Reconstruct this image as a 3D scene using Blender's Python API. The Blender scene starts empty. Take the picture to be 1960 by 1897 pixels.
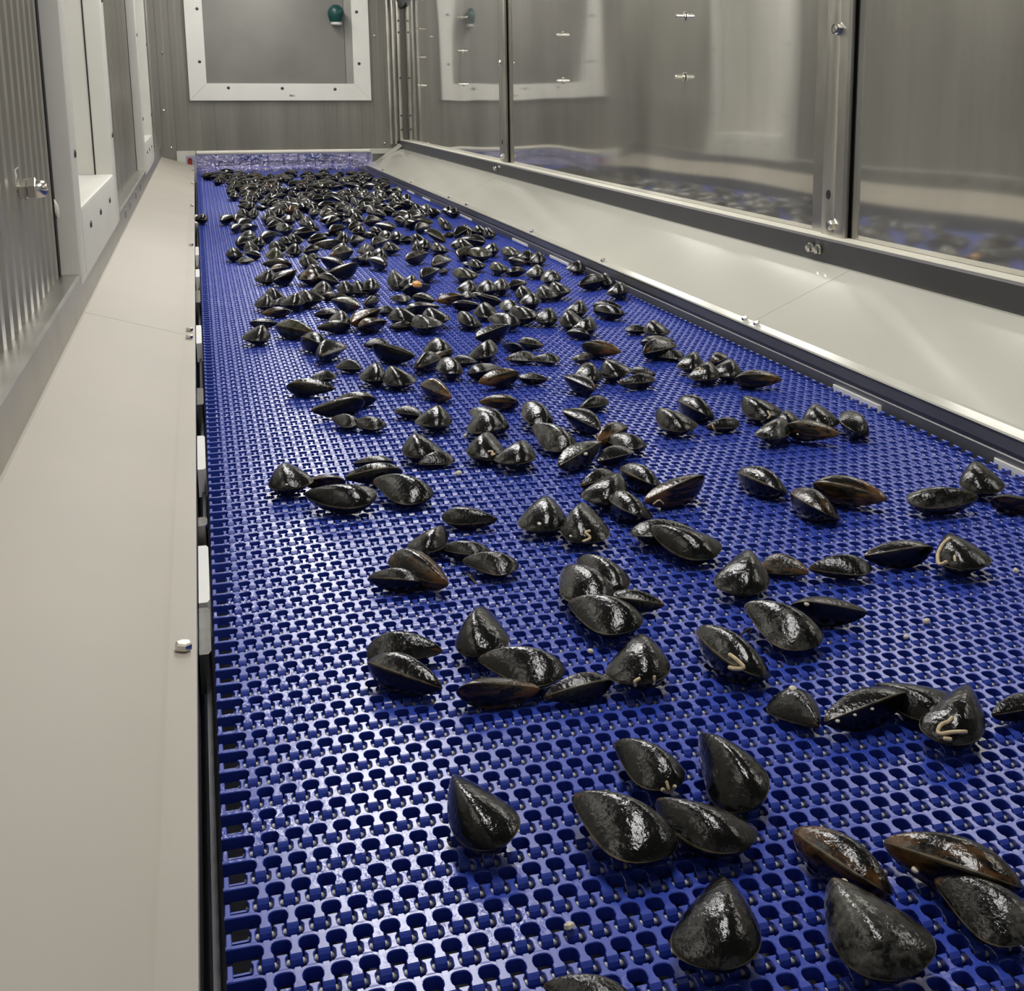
import bpy, bmesh, math, random
import numpy as np
from mathutils import Vector, Matrix
from mathutils.bvhtree import BVHTree

scene = bpy.context.scene
COL = scene.collection
random.seed(7)

# ------------------------------------------------------------------ camera
# x across the belt, y along it, z up from the belt surface (metres)
CAM_H = 0.42158
F_PX, CX_PX, CY_PX = 2426.564, 1184.329, 669.250          # in 1960x1897 pixels
R_CAM = np.array([[0.950082241, -0.311998614, 0.000774890],      # right
                  [-0.0612023537, -0.188804505, -0.980105673],   # down
                  [0.305937914, 0.931133569, -0.198474856]])     # forward
cam_d = bpy.data.cameras.new('camera')
cam = bpy.data.objects.new('camera', cam_d)
COL.objects.link(cam)
rt, dn, fw = (Vector(R_CAM[i]) for i in range(3))
cam.matrix_world = Matrix(((rt.x, -dn.x, -fw.x, 0), (rt.y, -dn.y, -fw.y, 0),
                           (rt.z, -dn.z, -fw.z, CAM_H), (0, 0, 0, 1)))
cam_d.sensor_fit = 'HORIZONTAL'
cam_d.sensor_width = 36.0
cam_d.lens = 36.0 * F_PX / 1960.0
cam_d.shift_x = -(CX_PX - 980.0) / 1960.0
cam_d.shift_y = (CY_PX - 948.5) / 1960.0
cam_d.clip_start = 0.02
scene.camera = cam

# ------------------------------------------------------------------ world, exposure
world = bpy.data.worlds.new('world')
scene.world = world
world.use_nodes = True
bg = world.node_tree.nodes['Background']
bg.inputs[0].default_value = (0.80, 0.82, 0.86, 1)
bg.inputs[1].default_value = 0.28
scene.view_settings.view_transform = 'Standard'
scene.view_settings.look = 'None'
scene.view_settings.gamma = 1.0
scene.view_settings.use_curve_mapping = False
scene.view_settings.exposure = 0.30

LAMP_POWER = 13.5
LAMP_COL = (1.0, 0.98, 0.95, 1)

# ------------------------------------------------------------------ small tools
def ray_px(x, y):
    d = np.array([(x - CX_PX) / F_PX, (y - CY_PX) / F_PX, 1.0])
    return R_CAM.T @ d

def at_z(x, y, z):
    d = ray_px(x, y)
    return np.array([0, 0, CAM_H]) + d * ((z - CAM_H) / d[2])

def new_mat(name):
    m = bpy.data.materials.new(name)
    m.use_nodes = True
    nt = m.node_tree
    b = nt.nodes['Principled BSDF']
    return m, nt, b

def node(nt, typ, **kw):
    n = nt.nodes.new(typ)
    for k, v in kw.items():
        if k in n.inputs.keys():
            n.inputs[k].default_value = v
        else:
            setattr(n, k, v)
    return n

def ramp(nt, src, stops):
    r = nt.nodes.new('ShaderNodeValToRGB')
    els = r.color_ramp.elements
    while len(els) < len(stops):
        els.new(0.5)
    for e, (p, c) in zip(els, stops):
        e.position = p
        e.color = c if len(c) == 4 else (*c, 1)
    nt.links.new(src, r.inputs[0])
    return r

def plain(name, col, rough=0.5, metal=0.0, bump=0.0, bscale=60.0, var=0.0, vscale=3.0, stretch=(1, 1, 1), spec=0.5, coat=0.0):
    """principled material with a little colour, roughness and relief variation"""
    m, nt, b = new_mat(name)
    b.inputs['Base Color'].default_value = (*col, 1)
    b.inputs['Roughness'].default_value = rough
    b.inputs['Metallic'].default_value = metal
    b.inputs['Specular IOR Level'].default_value = spec
    b.inputs['Coat Weight'].default_value = coat
    tc = node(nt, 'ShaderNodeTexCoord')
    mp = node(nt, 'ShaderNodeMapping')
    mp.inputs['Scale'].default_value = stretch
    nt.links.new(tc.outputs['Object'], mp.inputs[0])
    n1 = node(nt, 'ShaderNodeTexNoise')
    n1.inputs['Scale'].default_value = vscale
    n1.inputs['Detail'].default_value = 6
    nt.links.new(mp.outputs[0], n1.inputs['Vector'])
    if var > 0:
        lo = tuple(c * (1 - var) for c in col)
        hi = tuple(min(1, c * (1 + var)) for c in col)
        r = ramp(nt, n1.outputs[0], [(0.3, lo), (0.7, hi)])
        nt.links.new(r.outputs[0], b.inputs['Base Color'])
        mr = node(nt, 'ShaderNodeMapRange')
        mr.inputs['To Min'].default_value = max(0.02, rough * (1 - var))
        mr.inputs['To Max'].default_value = rough * (1 + var)
        nt.links.new(n1.outputs[0], mr.inputs[0])
        nt.links.new(mr.outputs[0], b.inputs['Roughness'])
    if bump > 0:
        n2 = node(nt, 'ShaderNodeTexNoise')
        n2.inputs['Scale'].default_value = bscale
        n2.inputs['Detail'].default_value = 3
        nt.links.new(mp.outputs[0], n2.inputs['Vector'])
        bp = node(nt, 'ShaderNodeBump')
        bp.inputs['Strength'].default_value = bump
        bp.inputs['Distance'].default_value = 0.002
        nt.links.new(n2.outputs[0], bp.inputs['Height'])
        nt.links.new(bp.outputs[0], b.inputs['Normal'])
    return m

MAT = {}
MAT['panel_steel'] = plain('panel_steel', (0.57, 0.56, 0.52), 0.055, 0.82, var=0.2, vscale=2.6, stretch=(1, 1.6, 0.45), bump=0.02, bscale=9)
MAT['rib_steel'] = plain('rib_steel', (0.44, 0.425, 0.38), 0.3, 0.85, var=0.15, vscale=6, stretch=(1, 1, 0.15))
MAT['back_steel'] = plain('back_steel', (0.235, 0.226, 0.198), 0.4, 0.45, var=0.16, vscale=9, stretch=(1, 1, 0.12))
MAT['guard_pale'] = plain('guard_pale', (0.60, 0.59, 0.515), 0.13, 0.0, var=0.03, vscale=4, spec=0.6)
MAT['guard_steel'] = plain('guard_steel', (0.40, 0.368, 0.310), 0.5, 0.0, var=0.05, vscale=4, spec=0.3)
MAT['trim_steel'] = plain('trim_steel', (0.50, 0.49, 0.455), 0.3, 1.0, var=0.12, vscale=12)
MAT['post_steel'] = plain('post_steel', (0.56, 0.545, 0.49), 0.34, 1.0, var=0.2, vscale=14, stretch=(1, 1, 0.4))
MAT['rail_steel'] = plain('rail_steel', (0.16, 0.16, 0.162), 0.42, 0.55, var=0.12, vscale=8)
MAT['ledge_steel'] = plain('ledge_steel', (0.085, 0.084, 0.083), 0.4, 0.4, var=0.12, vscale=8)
MAT['sill'] = plain('sill', (0.60, 0.59, 0.56), 0.42, var=0.03, vscale=8)
MAT['bolt_steel'] = plain('bolt_steel', (0.66, 0.645, 0.60), 0.2, 1.0, var=0.1, vscale=80)
MAT['chrome'] = plain('chrome', (0.70, 0.675, 0.60), 0.22, 1.0)
MAT['white_frame'] = plain('white_frame', (0.82, 0.81, 0.755), 0.42, 0.0, var=0.03, vscale=8)
MAT['grey_frame'] = plain('grey_frame', (0.62, 0.612, 0.555), 0.4, 0.0, var=0.03, vscale=6)
MAT['cream'] = plain('cream', (0.80, 0.77, 0.66), 0.45, var=0.05, vscale=20)
MAT['pad_white'] = plain('pad_white', (0.82, 0.81, 0.78), 0.45, var=0.04, vscale=20)
MAT['rod_white'] = plain('rod_white', (0.74, 0.73, 0.67), 0.4, var=0.06, vscale=40)
MAT['dark_gap'] = plain('dark_gap', (0.012, 0.012, 0.012), 0.6)
MAT['dark_steel'] = plain('dark_steel', (0.10, 0.10, 0.105), 0.35, 0.9, var=0.2, vscale=8)
MAT['pan'] = plain('pan', (0.007, 0.008, 0.018), 0.45, 0.0, var=0.3, vscale=5)  # near-black navy: shade below the belt holes put into the colour
MAT['hatch_grey'] = plain('hatch_grey', (0.235, 0.228, 0.208), 0.38, 0.3, var=0.12, vscale=3.5)
MAT['leaf_edge'] = plain('leaf_edge', (0.33, 0.325, 0.29), 0.4, var=0.08, vscale=6)
MAT['green'] = plain('green', (0.008, 0.062, 0.058), 0.38, var=0.1, vscale=30)
MAT['red'] = plain('red', (0.50, 0.06, 0.035), 0.4, var=0.1, vscale=30)
MAT['blue_tub'] = plain('blue_tub', (0.12, 0.36, 0.85), 0.4, var=0.1, vscale=10)
MAT['ink'] = plain('ink', (0.10, 0.10, 0.095), 0.6)
MAT['tube_cream'] = plain('tube_cream', (0.66, 0.53, 0.31), 0.5, var=0.25, vscale=300, bump=0.3, bscale=900)
MAT['speck'] = plain('speck', (0.66, 0.60, 0.46), 0.5, var=0.15, vscale=200)
MAT['orange'] = plain('orange', (0.72, 0.36, 0.10), 0.45, var=0.15, vscale=100)
MAT['sealant'] = plain('sealant', (0.80, 0.80, 0.64), 0.18, spec=0.6)
MAT['thread'] = plain('thread', (0.10, 0.085, 0.05), 0.6, var=0.3, vscale=200)
MAT['ceiling_mat'] = plain('ceiling_mat', (0.30, 0.295, 0.275), 0.4, 0.3, var=0.08, vscale=2)
MAT['room_wall'] = plain('room_wall', (0.55, 0.53, 0.66), 0.6, var=0.08, vscale=2)
MAT['lamp_body'] = plain('lamp_body', (0.45, 0.45, 0.44), 0.4)

m, nt, b = new_mat('lamp_glow')
b.inputs['Base Color'].default_value = (0.9, 0.9, 0.88, 1)
b.inputs['Emission Color'].default_value = LAMP_COL
b.inputs['Emission Strength'].default_value = LAMP_POWER
MAT['lamp_glow'] = m

# belt plastic: wet blue acetal with droplets
m, nt, b = new_mat('belt_blue')
b.inputs['Base Color'].default_value = (0.028, 0.062, 0.42, 1)
b.inputs['Roughness'].default_value = 0.27
b.inputs['Specular IOR Level'].default_value = 0.95
tc = node(nt, 'ShaderNodeTexCoord')
geo = node(nt, 'ShaderNodeNewGeometry')
nz = node(nt, 'ShaderNodeTexNoise')
nz.inputs['Scale'].default_value = 230.0
nz.inputs['Detail'].default_value = 2
nt.links.new(geo.outputs['Position'], nz.inputs['Vector'])
nw = node(nt, 'ShaderNodeTexNoise')
nw.inputs['Scale'].default_value = 9.0
nt.links.new(geo.outputs['Position'], nw.inputs['Vector'])
wet = ramp(nt, nw.outputs[0], [(0.46, (0, 0, 0)), (0.62, (1, 1, 1))])
bp = node(nt, 'ShaderNodeBump')
bp.inputs['Distance'].default_value = 0.0012
nt.links.new(nz.outputs[0], bp.inputs['Height'])
ml = node(nt, 'ShaderNodeMath', operation='MULTIPLY')
ml.inputs[1].default_value = 0.5
nt.links.new(wet.outputs[0], ml.inputs[0])
nt.links.new(ml.outputs[0], bp.inputs['Strength'])
nt.links.new(bp.outputs[0], b.inputs['Normal'])
MAT['belt_blue'] = m

# clear plastic curtain
m, nt, b = new_mat('clear_vinyl')
out = nt.nodes['Material Output']
tr = node(nt, 'ShaderNodeBsdfTransparent')
tr.inputs[0].default_value = (0.80, 0.78, 0.95, 1)
gl = node(nt, 'ShaderNodeBsdfGlossy')
gl.inputs['Roughness'].default_value = 0.07
tl = node(nt, 'ShaderNodeBsdfTranslucent')
tl.inputs[0].default_value = (0.78, 0.74, 0.98, 1)
tc = node(nt, 'ShaderNodeTexCoord')
nz = node(nt, 'ShaderNodeTexNoise')
nz.inputs['Scale'].default_value = 55.0
nt.links.new(tc.outputs['Object'], nz.inputs['Vector'])
bp = node(nt, 'ShaderNodeBump')
bp.inputs['Strength'].default_value = 1.0
bp.inputs['Distance'].default_value = 0.02
nt.links.new(nz.outputs[0], bp.inputs['Height'])
nt.links.new(bp.outputs[0], gl.inputs['Normal'])
m1 = node(nt, 'ShaderNodeMixShader')
m1.inputs[0].default_value = 0.11
m2 = node(nt, 'ShaderNodeMixShader')
m2.inputs[0].default_value = 0.17
nt.links.new(tr.outputs[0], m1.inputs[1])
nt.links.new(tl.outputs[0], m1.inputs[2])
nt.links.new(m1.outputs[0], m2.inputs[1])
nt.links.new(gl.outputs[0], m2.inputs[2])
nt.links.new(m2.outputs[0], out.inputs[0])
MAT['clear_vinyl'] = m


def shell_mat(name, worn, brown, olive=0.0):
    """wet mussel shell: black periostracum, growth rings, worn grey and brown patches (unit-length object space, umbo at 0)"""
    m, nt, b = new_mat(name)
    L = nt.links.new
    tc = node(nt, 'ShaderNodeTexCoord')
    oi = node(nt, 'ShaderNodeObjectInfo')
    off = node(nt, 'ShaderNodeVectorMath', operation='SCALE')
    off.inputs[0].default_value = (17.0, 9.0, 23.0)
    L(oi.outputs['Random'], off.inputs['Scale'])
    pos = node(nt, 'ShaderNodeVectorMath', operation='ADD')
    L(tc.outputs['Object'], pos.inputs[0]); L(off.outputs[0], pos.inputs[1])
    big = node(nt, 'ShaderNodeTexNoise'); big.inputs['Scale'].default_value = 3.2; big.inputs['Detail'].default_value = 5
    big.inputs['Roughness'].default_value = 0.65
    L(pos.outputs[0], big.inputs['Vector'])
    fine = node(nt, 'ShaderNodeTexNoise'); fine.inputs['Scale'].default_value = 26; fine.inputs['Detail'].default_value = 4
    L(pos.outputs[0], fine.inputs['Vector'])
    ln = node(nt, 'ShaderNodeVectorMath', operation='LENGTH')
    L(tc.outputs['Object'], ln.inputs[0])
    # growth rings
    wob = node(nt, 'ShaderNodeMath', operation='MULTIPLY_ADD'); wob.inputs[1].default_value = 0.06
    L(big.outputs[0], wob.inputs[0]); L(ln.outputs['Value'], wob.inputs[2])
    frq = node(nt, 'ShaderNodeMath', operation='MULTIPLY'); frq.inputs[1].default_value = 85.0
    L(wob.outputs[0], frq.inputs[0])
    sn = node(nt, 'ShaderNodeMath', operation='SINE'); L(frq.outputs[0], sn.inputs[0])
    rs = node(nt, 'ShaderNodeMath', operation='MULTIPLY'); rs.inputs[1].default_value = 0.07
    L(sn.outputs[0], rs.inputs[0])
    hsum = node(nt, 'ShaderNodeMath', operation='ADD'); L(rs.outputs[0], hsum.inputs[0]); L(fine.outputs[0], hsum.inputs[1])
    bp = node(nt, 'ShaderNodeBump'); bp.inputs['Strength'].default_value = 0.38; bp.inputs['Distance'].default_value = 0.0012
    L(hsum.outputs[0], bp.inputs['Height']); L(bp.outputs[0], b.inputs['Normal'])
    # worn patches
    wv = node(nt, 'ShaderNodeMath', operation='MULTIPLY_ADD'); wv.inputs[1].default_value = 0.25
    L(fine.outputs[0], wv.inputs[0]); L(big.outputs[0], wv.inputs[2])
    wr = ramp(nt, wv.outputs[0], [(0.72 - worn, (0, 0, 0)), (0.90 - worn * 0.8, (1, 1, 1))])
    base = node(nt, 'ShaderNodeMix', data_type='RGBA')
    base.inputs[6].default_value = (0.005 + 0.02 * olive, 0.0052 + 0.022 * olive, 0.005 + 0.006 * olive, 1)
    base.inputs[7].default_value = (0.028 + 0.6 * max(0, worn), 0.0275 + 0.59 * max(0, worn), 0.024 + 0.5 * max(0, worn), 1)
    L(wr.outputs[0], base.inputs[0])
    # brown near the umbo and in streaks along the length
    st = node(nt, 'ShaderNodeMapping'); st.inputs['Scale'].default_value = (1.2, 9, 9)
    L(pos.outputs[0], st.inputs[0])
    stn = node(nt, 'ShaderNodeTexNoise'); stn.inputs['Scale'].default_value = 1.6; L(st.outputs[0], stn.inputs['Vector'])
    near = node(nt, 'ShaderNodeMapRange'); near.inputs['From Min'].default_value = 0.0; near.inputs['From Max'].default_value = 0.42
    near.inputs['To Min'].default_value = 0.34; near.inputs['To Max'].default_value = 0.0
    L(ln.outputs['Value'], near.inputs[0])
    bs = node(nt, 'ShaderNodeMath', operation='ADD'); L(stn.outputs[0], bs.inputs[0]); L(near.outputs[0], bs.inputs[1])
    br = ramp(nt, bs.outputs[0], [(0.74 - brown, (0, 0, 0)), (0.95 - brown * 0.8, (1, 1, 1))])
    bm = node(nt, 'ShaderNodeMix', data_type='RGBA')
    bm.inputs[7].default_value = (0.11, 0.052, 0.017, 1)
    L(br.outputs[0], bm.inputs[0]); L(base.outputs[2], bm.inputs[6])
    L(bm.outputs[2], b.inputs['Base Color'])
    rr = node(nt, 'ShaderNodeMapRange'); rr.inputs['From Min'].default_value = 0.3; rr.inputs['From Max'].default_value = 0.7
    rr.inputs['To Min'].default_value = 0.11; rr.inputs['To Max'].default_value = 0.32
    L(big.outputs[0], rr.inputs[0]); L(rr.outputs[0], b.inputs['Roughness'])
    b.inputs['Specular IOR Level'].default_value = 0.06
    b.inputs['Coat Weight'].default_value = 0.78
    b.inputs['Coat Roughness'].default_value = 0.06
    bc = node(nt, 'ShaderNodeBump'); bc.inputs['Strength'].default_value = 0.45; bc.inputs['Distance'].default_value = 0.0016
    mid = node(nt, 'ShaderNodeTexNoise'); mid.inputs['Scale'].default_value = 11; mid.inputs['Detail'].default_value = 3
    L(pos.outputs[0], mid.inputs['Vector']); hm = node(nt, 'ShaderNodeMath', operation='MULTIPLY_ADD'); hm.inputs[1].default_value = 0.5; L(hsum.outputs[0], hm.inputs[0]); L(mid.outputs[0], hm.inputs[2]); L(hm.outputs[0], bc.inputs['Height']); L(bc.outputs[0], b.inputs['Coat Normal'])
    return m

TONE = {'k': shell_mat('shell_black', -0.06, -0.06), 'b': shell_mat('shell_brown', -0.05, 0.27),
        'p': shell_mat('shell_worn', 0.12, 0.0), 'o': shell_mat('shell_olive', 0.12, 0.10, 0.8)}
MAT['shell_rim'] = plain('shell_rim', (0.085, 0.066, 0.034), 0.35, var=0.85, vscale=7)


class MB:
    """collects primitive shapes, builds ONE mesh object"""
    def __init__(s):
        s.v, s.f, s.mi = [], [], []
        s.cur = 0
    def add(s, vs, fs):
        o = len(s.v)
        s.v += [tuple(map(float, p)) for p in vs]
        s.f += [tuple(o + i for i in f) for f in fs]
        s.mi += [s.cur] * len(fs)
    def box(s, x0, x1, y0, y1, z0, z1):
        s.add([(x0, y0, z0), (x1, y0, z0), (x1, y1, z0), (x0, y1, z0), (x0, y0, z1), (x1, y0, z1), (x1, y1, z1), (x0, y1, z1)],
              [(0, 3, 2, 1), (4, 5, 6, 7), (0, 1, 5, 4), (1, 2, 6, 5), (2, 3, 7, 6), (3, 0, 4, 7)])
    def prism(s, poly, axis, a0, a1):
        """extrude a closed 2D polygon; axis 'y': poly is (x,z); 'x': (y,z); 'z': (x,y)"""
        n = len(poly)
        def P(p, a):
            return {'y': (p[0], a, p[1]), 'x': (a, p[0], p[1]), 'z': (p[0], p[1], a)}[axis]
        vs = [P(p, a0) for p in poly] + [P(p, a1) for p in poly]
        fs = [(i, (i + 1) % n, n + (i + 1) % n, n + i) for i in range(n)]
        fs += [tuple(range(n - 1, -1, -1)), tuple(range(n, 2 * n))]
        s.add(vs, fs)
    def sheet(s, line, axis, a0, a1, th):
        """bent sheet: open polyline given thickness th, extruded along axis"""
        nrm = []
        n = len(line)
        for i in range(n):
            p = np.array(line[max(i - 1, 0)]); q = np.array(line[min(i + 1, n - 1)])
            d = q - p; d = d / (np.linalg.norm(d) + 1e-9)
            nrm.append((-d[1], d[0]))
        back = [(line[i][0] - nrm[i][0] * th, line[i][1] - nrm[i][1] * th) for i in range(n)]
        s.prism(list(line) + back[::-1], axis, a0, a1)
    def lathe(s, prof, base, direc, seg=16):
        """prof: (distance along axis, radius)"""
        d = Vector(direc).normalized()
        u = d.orthogonal().normalized(); w = d.cross(u)
        b0 = Vector(base)
        vs, fs = [], []
        for (t, r) in prof:
            for k in range(seg):
                a = 2 * math.pi * k / seg
                vs.append(b0 + d * t + (u * math.cos(a) + w * math.sin(a)) * r)
        for i in range(len(prof) - 1):
            for k in range(seg):
                k2 = (k + 1) % seg
                fs.append((i * seg + k, i * seg + k2, (i + 1) * seg + k2, (i + 1) * seg + k))
        fs.append(tuple(range(seg - 1, -1, -1)))
        fs.append(tuple((len(prof) - 1) * seg + k for k in range(seg)))
        s.add(vs, fs)
    def tube(s, pts, r, seg=8):
        pts = [Vector(p) for p in pts]
        vs, fs = [], []
        n = len(pts)
        for i, p in enumerate(pts):
            d = (pts[min(i + 1, n - 1)] - pts[max(i - 1, 0)]).normalized()
            u = d.cross(Vector((0.13, 0.2, 0.97))).normalized(); w = d.cross(u)
            rr = r * (0.75 if i in (0, n - 1) else 1)
            for k in range(seg):
                a = 2 * math.pi * k / seg
                vs.append(p + (u * math.cos(a) + w * math.sin(a)) * rr)
        for i in range(n - 1):
            for k in range(seg):
                k2 = (k + 1) % seg
                fs.append((i * seg + k, i * seg + k2, (i + 1) * seg + k2, (i + 1) * seg + k))
        fs.append(tuple(range(seg - 1, -1, -1)))
        fs.append(tuple((n - 1) * seg + k for k in range(seg)))
        s.add(vs, fs)
    def mesh(s, name, mats, smooth=False):
        me = bpy.data.meshes.new(name)
        me.from_pydata(s.v, [], s.f)
        for mm in (mats if isinstance(mats, (list, tuple)) else [mats]):
            me.materials.append(mm)
        if any(s.mi):
            me.polygons.foreach_set('material_index', s.mi)
        bm = bmesh.new(); bm.from_mesh(me)
        bmesh.ops.recalc_face_normals(bm, faces=bm.faces)
        bm.to_mesh(me); bm.free()
        if smooth:
            me.polygons.foreach_set('use_smooth', [True] * len(me.polygons))
            try:
                me.set_sharp_from_angle(angle=math.radians(40))
            except Exception:
                pass
        me.update()
        return me
    def build(s, name, mats, parent=None, smooth=False):
        return link(name, s.mesh(name, mats, smooth), parent)

def link(name, data, parent=None):
    o = bpy.data.objects.new(name, data)
    COL.objects.link(o)
    if parent is not None:
        o.parent = parent
        o.matrix_parent_inverse = Matrix.Identity(4)
        # children are modelled in world space: undo the parent's placement
        o.matrix_basis = parent_inv(parent)
    return o

def parent_inv(p):
    chain = []
    while p is not None:
        chain.append(p.matrix_basis.copy())
        p = p.parent
    full = Matrix.Identity(4)
    for c in reversed(chain):
        full = full @ c
    return full.inverted()

def empty(name, loc=(0, 0, 0)):
    o = bpy.data.objects.new(name, None)
    o.location = loc
    o.empty_display_size = 0.02
    COL.objects.link(o)
    return o

def tag(o, label=None, cat=None, group=None, kind=None):
    if label: o['label'] = label
    if cat: o['category'] = cat
    if group: o['group'] = group
    if kind: o['kind'] = kind
    return o

def hexbolt(mb, base, direc, r, h, washer=True):
    d = Vector(direc).normalized()
    if washer:
        mb.lathe([(0, r * 1.25), (h * 0.22, r * 1.25)], base, d, 12)
    mb.lathe([(h * 0.2, r), (h * 0.8, r), (h, r * 0.82)], base, d, 6)

# ================================================================== THE SETTING
Y0, YB = -1.0, 7.06            # tunnel start (behind the camera) and back wall
ZT = 1.42                      # ceiling
XR, XL = 1.09, -0.215          # side walls

def struct(name, mb, mat, smooth=False):
    return tag(mb.build(name, mat, None, smooth), kind='structure')

# floor pan far below the belt, ceiling
mb = MB(); mb.box(-0.24, 1.12, Y0, 8.4, -0.16, -0.13)
tag(struct('floor', mb, MAT['pan']), 'pan under the belt, painted near-black to darken its holes', None)
mb = MB(); mb.box(-0.42, 1.14, Y0, YB + 0.05, ZT, ZT + 0.02)
tag(struct('ceiling', mb, MAT['ceiling_mat']), 'pale ceiling sheet above the tunnel', None)

def ribbed(mb, axis, a0, a1, z0, z1, off, depth, pitch, sign, th=0.004):
    """sheet with vertical trapezoid ribs running along axis 'x' or 'y'; sign points into the room"""
    line = []
    a = a0
    k = math.floor(a0 / pitch)
    pts = []
    while k * pitch < a1:
        b0 = k * pitch
        for fr, h in ((0.0, 0), (0.40, 0), (0.50, 1), (0.90, 1)):
            p = b0 + fr * pitch
            if a0 < p < a1:
                pts.append((p, h))
        k += 1
    pts = [(a0, pts[0][1])] + pts + [(a1, pts[-1][1])]
    line = [(p, off + sign * depth * h) for p, h in pts]
    back = [(p, off - sign * th) for p, h in pts]
    poly_f = line; n = len(line)
    vs, fs = [], []
    for zz in (z0, z1):
        for (p, o) in line:
            vs.append((p, o, zz) if axis == 'x' else (o, p, zz))
    for (p, o) in back:
        vs.append((p, o, z0) if axis == 'x' else (o, p, z0))
    for i in range(n - 1):
        fs.append((i, i + 1, n + i + 1, n + i))
        fs.append((i, i + 1, 2 * n + i + 1, 2 * n + i))
    mb.add(vs, fs)

# ---- left wall: ribbed steel sheets around two window boxes
wl = tag(empty('wall_left', (XL, 3, 0)), 'ribbed stainless steel wall on the left with two window boxes', None, None, 'structure')
FR = [(2.07, 3.11), (4.84, 5.88)]         # window boxes along y
for (a, b_) in ((Y0, 2.065), (3.112, 4.835), (5.882, YB)):
    mb = MB(); ribbed(mb, 'y', a, b_, 0.118, ZT, XL, 0.0065, 0.062, 1)
    mb.build('ribbed_sheet', MAT['rib_steel'], wl)
for (a, b_) in FR:
    mb = MB(); ribbed(mb, 'y', a, b_, 1.26, ZT, XL, 0.0065, 0.062, 1)
    mb.build('ribbed_sheet', MAT['rib_steel'], wl)
    mb = MB(); mb.box(XL - 0.004, XL, a, b_, 0.118, 0.15)
    mb.build('filler_strip', MAT['trim_steel'], wl)
mb = MB(); mb.box(XL - 0.002, XL + 0.0078, 2.050, 2.0695, 0.125, 1.26)
mb.build('black_joint', MAT['dark_gap'], wl)
mb = MB(); mb.box(XL - 0.002, XL + 0.0078, 4.815, 4.8395, 0.125, 1.26)
mb.build('black_joint', MAT['dark_gap'], wl)

for n_, (a, b_) in enumerate(FR):
    w = tag(empty('window_%d' % (n_ + 1), (XL, (a + b_) / 2, 0.14)),
            ['deep pale grey window box nearest the camera on the left wall', 'farther pale grey window box on the left wall'][n_], None, None, 'structure')
    xo, xi = XL, XL + 0.036        # box stands proud of the wall
    bw = 0.088
    z0, z1 = 0.135, 1.26
    zs = 0.245
    xd = XL - 0.16                 # depth of the reveal
    # stiles and rails: solid bars with a rounded inner arris
    def stile(ya, yb):
        mb = MB()
        c = 0.006
        mb.prism([(xo, ya), (xi - c, ya), (xi - c * 0.3, ya + c * 0.3), (xi, ya + c), (xi, yb - c), (xi - c * 0.3, yb - c * 0.3), (xi - c, yb), (xo, yb)], 'z', z0, z1)
        mb.build('frame_bar', MAT['grey_frame'], w, True)
    stile(a, a + bw); stile(b_ - bw, b_)
    for (za, zb) in ((z0 + 0.0, zs), (z1 - bw, z1)):
        mb = MB()
        c = 0.006
        ya, yb = a + bw, b_ - bw
        mb.prism([(xo, za), (xi, za), (xi, zb - c), (xi - c * 0.3, zb - c * 0.3), (xi - c, zb), (xo, zb)], 'y', ya, yb)
        mb.build('frame_bar', MAT['grey_frame'], w, True)
    # reveal: near and far jamb, sill, head, closing leaf
    mb = MB(); mb.box(xd, xo - 0.001, b_ - bw, b_ - bw + 0.004, zs, z1 - bw); mb.build('jamb', MAT['grey_frame'], w)
    mb = MB(); mb.box(xd, xo - 0.001, a + bw - 0.004, a + bw, zs, z1 - bw); mb.build('jamb', MAT['grey_frame'], w)
    mb = MB(); mb.box(xo - 0.003, xo + 0.0, b_ - bw - 0.0012, b_ - bw, zs, z1 - bw); mb.build('joint', MAT['dark_gap'], w)
    mb = MB(); mb.box(xd, xo - 0.0005, a + bw, b_ - bw, zs - 0.004, zs - 0.0005); mb.build('window_sill', MAT['sill'], w)
    mb = MB(); mb.box(xd, xo, a + bw, b_ - bw, z1 - bw, z1 - bw + 0.004); mb.build('head', MAT['grey_frame'], w)
    mb = MB(); mb.box(xd - 0.006, xd, a + bw, b_ - bw, zs, z1 - bw); mb.build('pane', MAT['grey_frame'], w)
    # screw slots along the bottom rail and stiles
    for (yy, zz) in ((a + 0.23, 0.205), (a + 0.47, 0.205), (a + 0.74, 0.205), (a + 0.045, 0.33), (b_ - 0.045, 0.33), (a + 0.045, 0.62), (b_ - 0.045, 0.62)):
        mb = MB(); mb.lathe([(0, 0.0065), (0.0022, 0.006), (0.003, 0.004)], (xi - 0.0002, yy, zz), (1, 0, 0), 10)
        mb.build('screw', MAT['dark_steel'], w)

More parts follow.
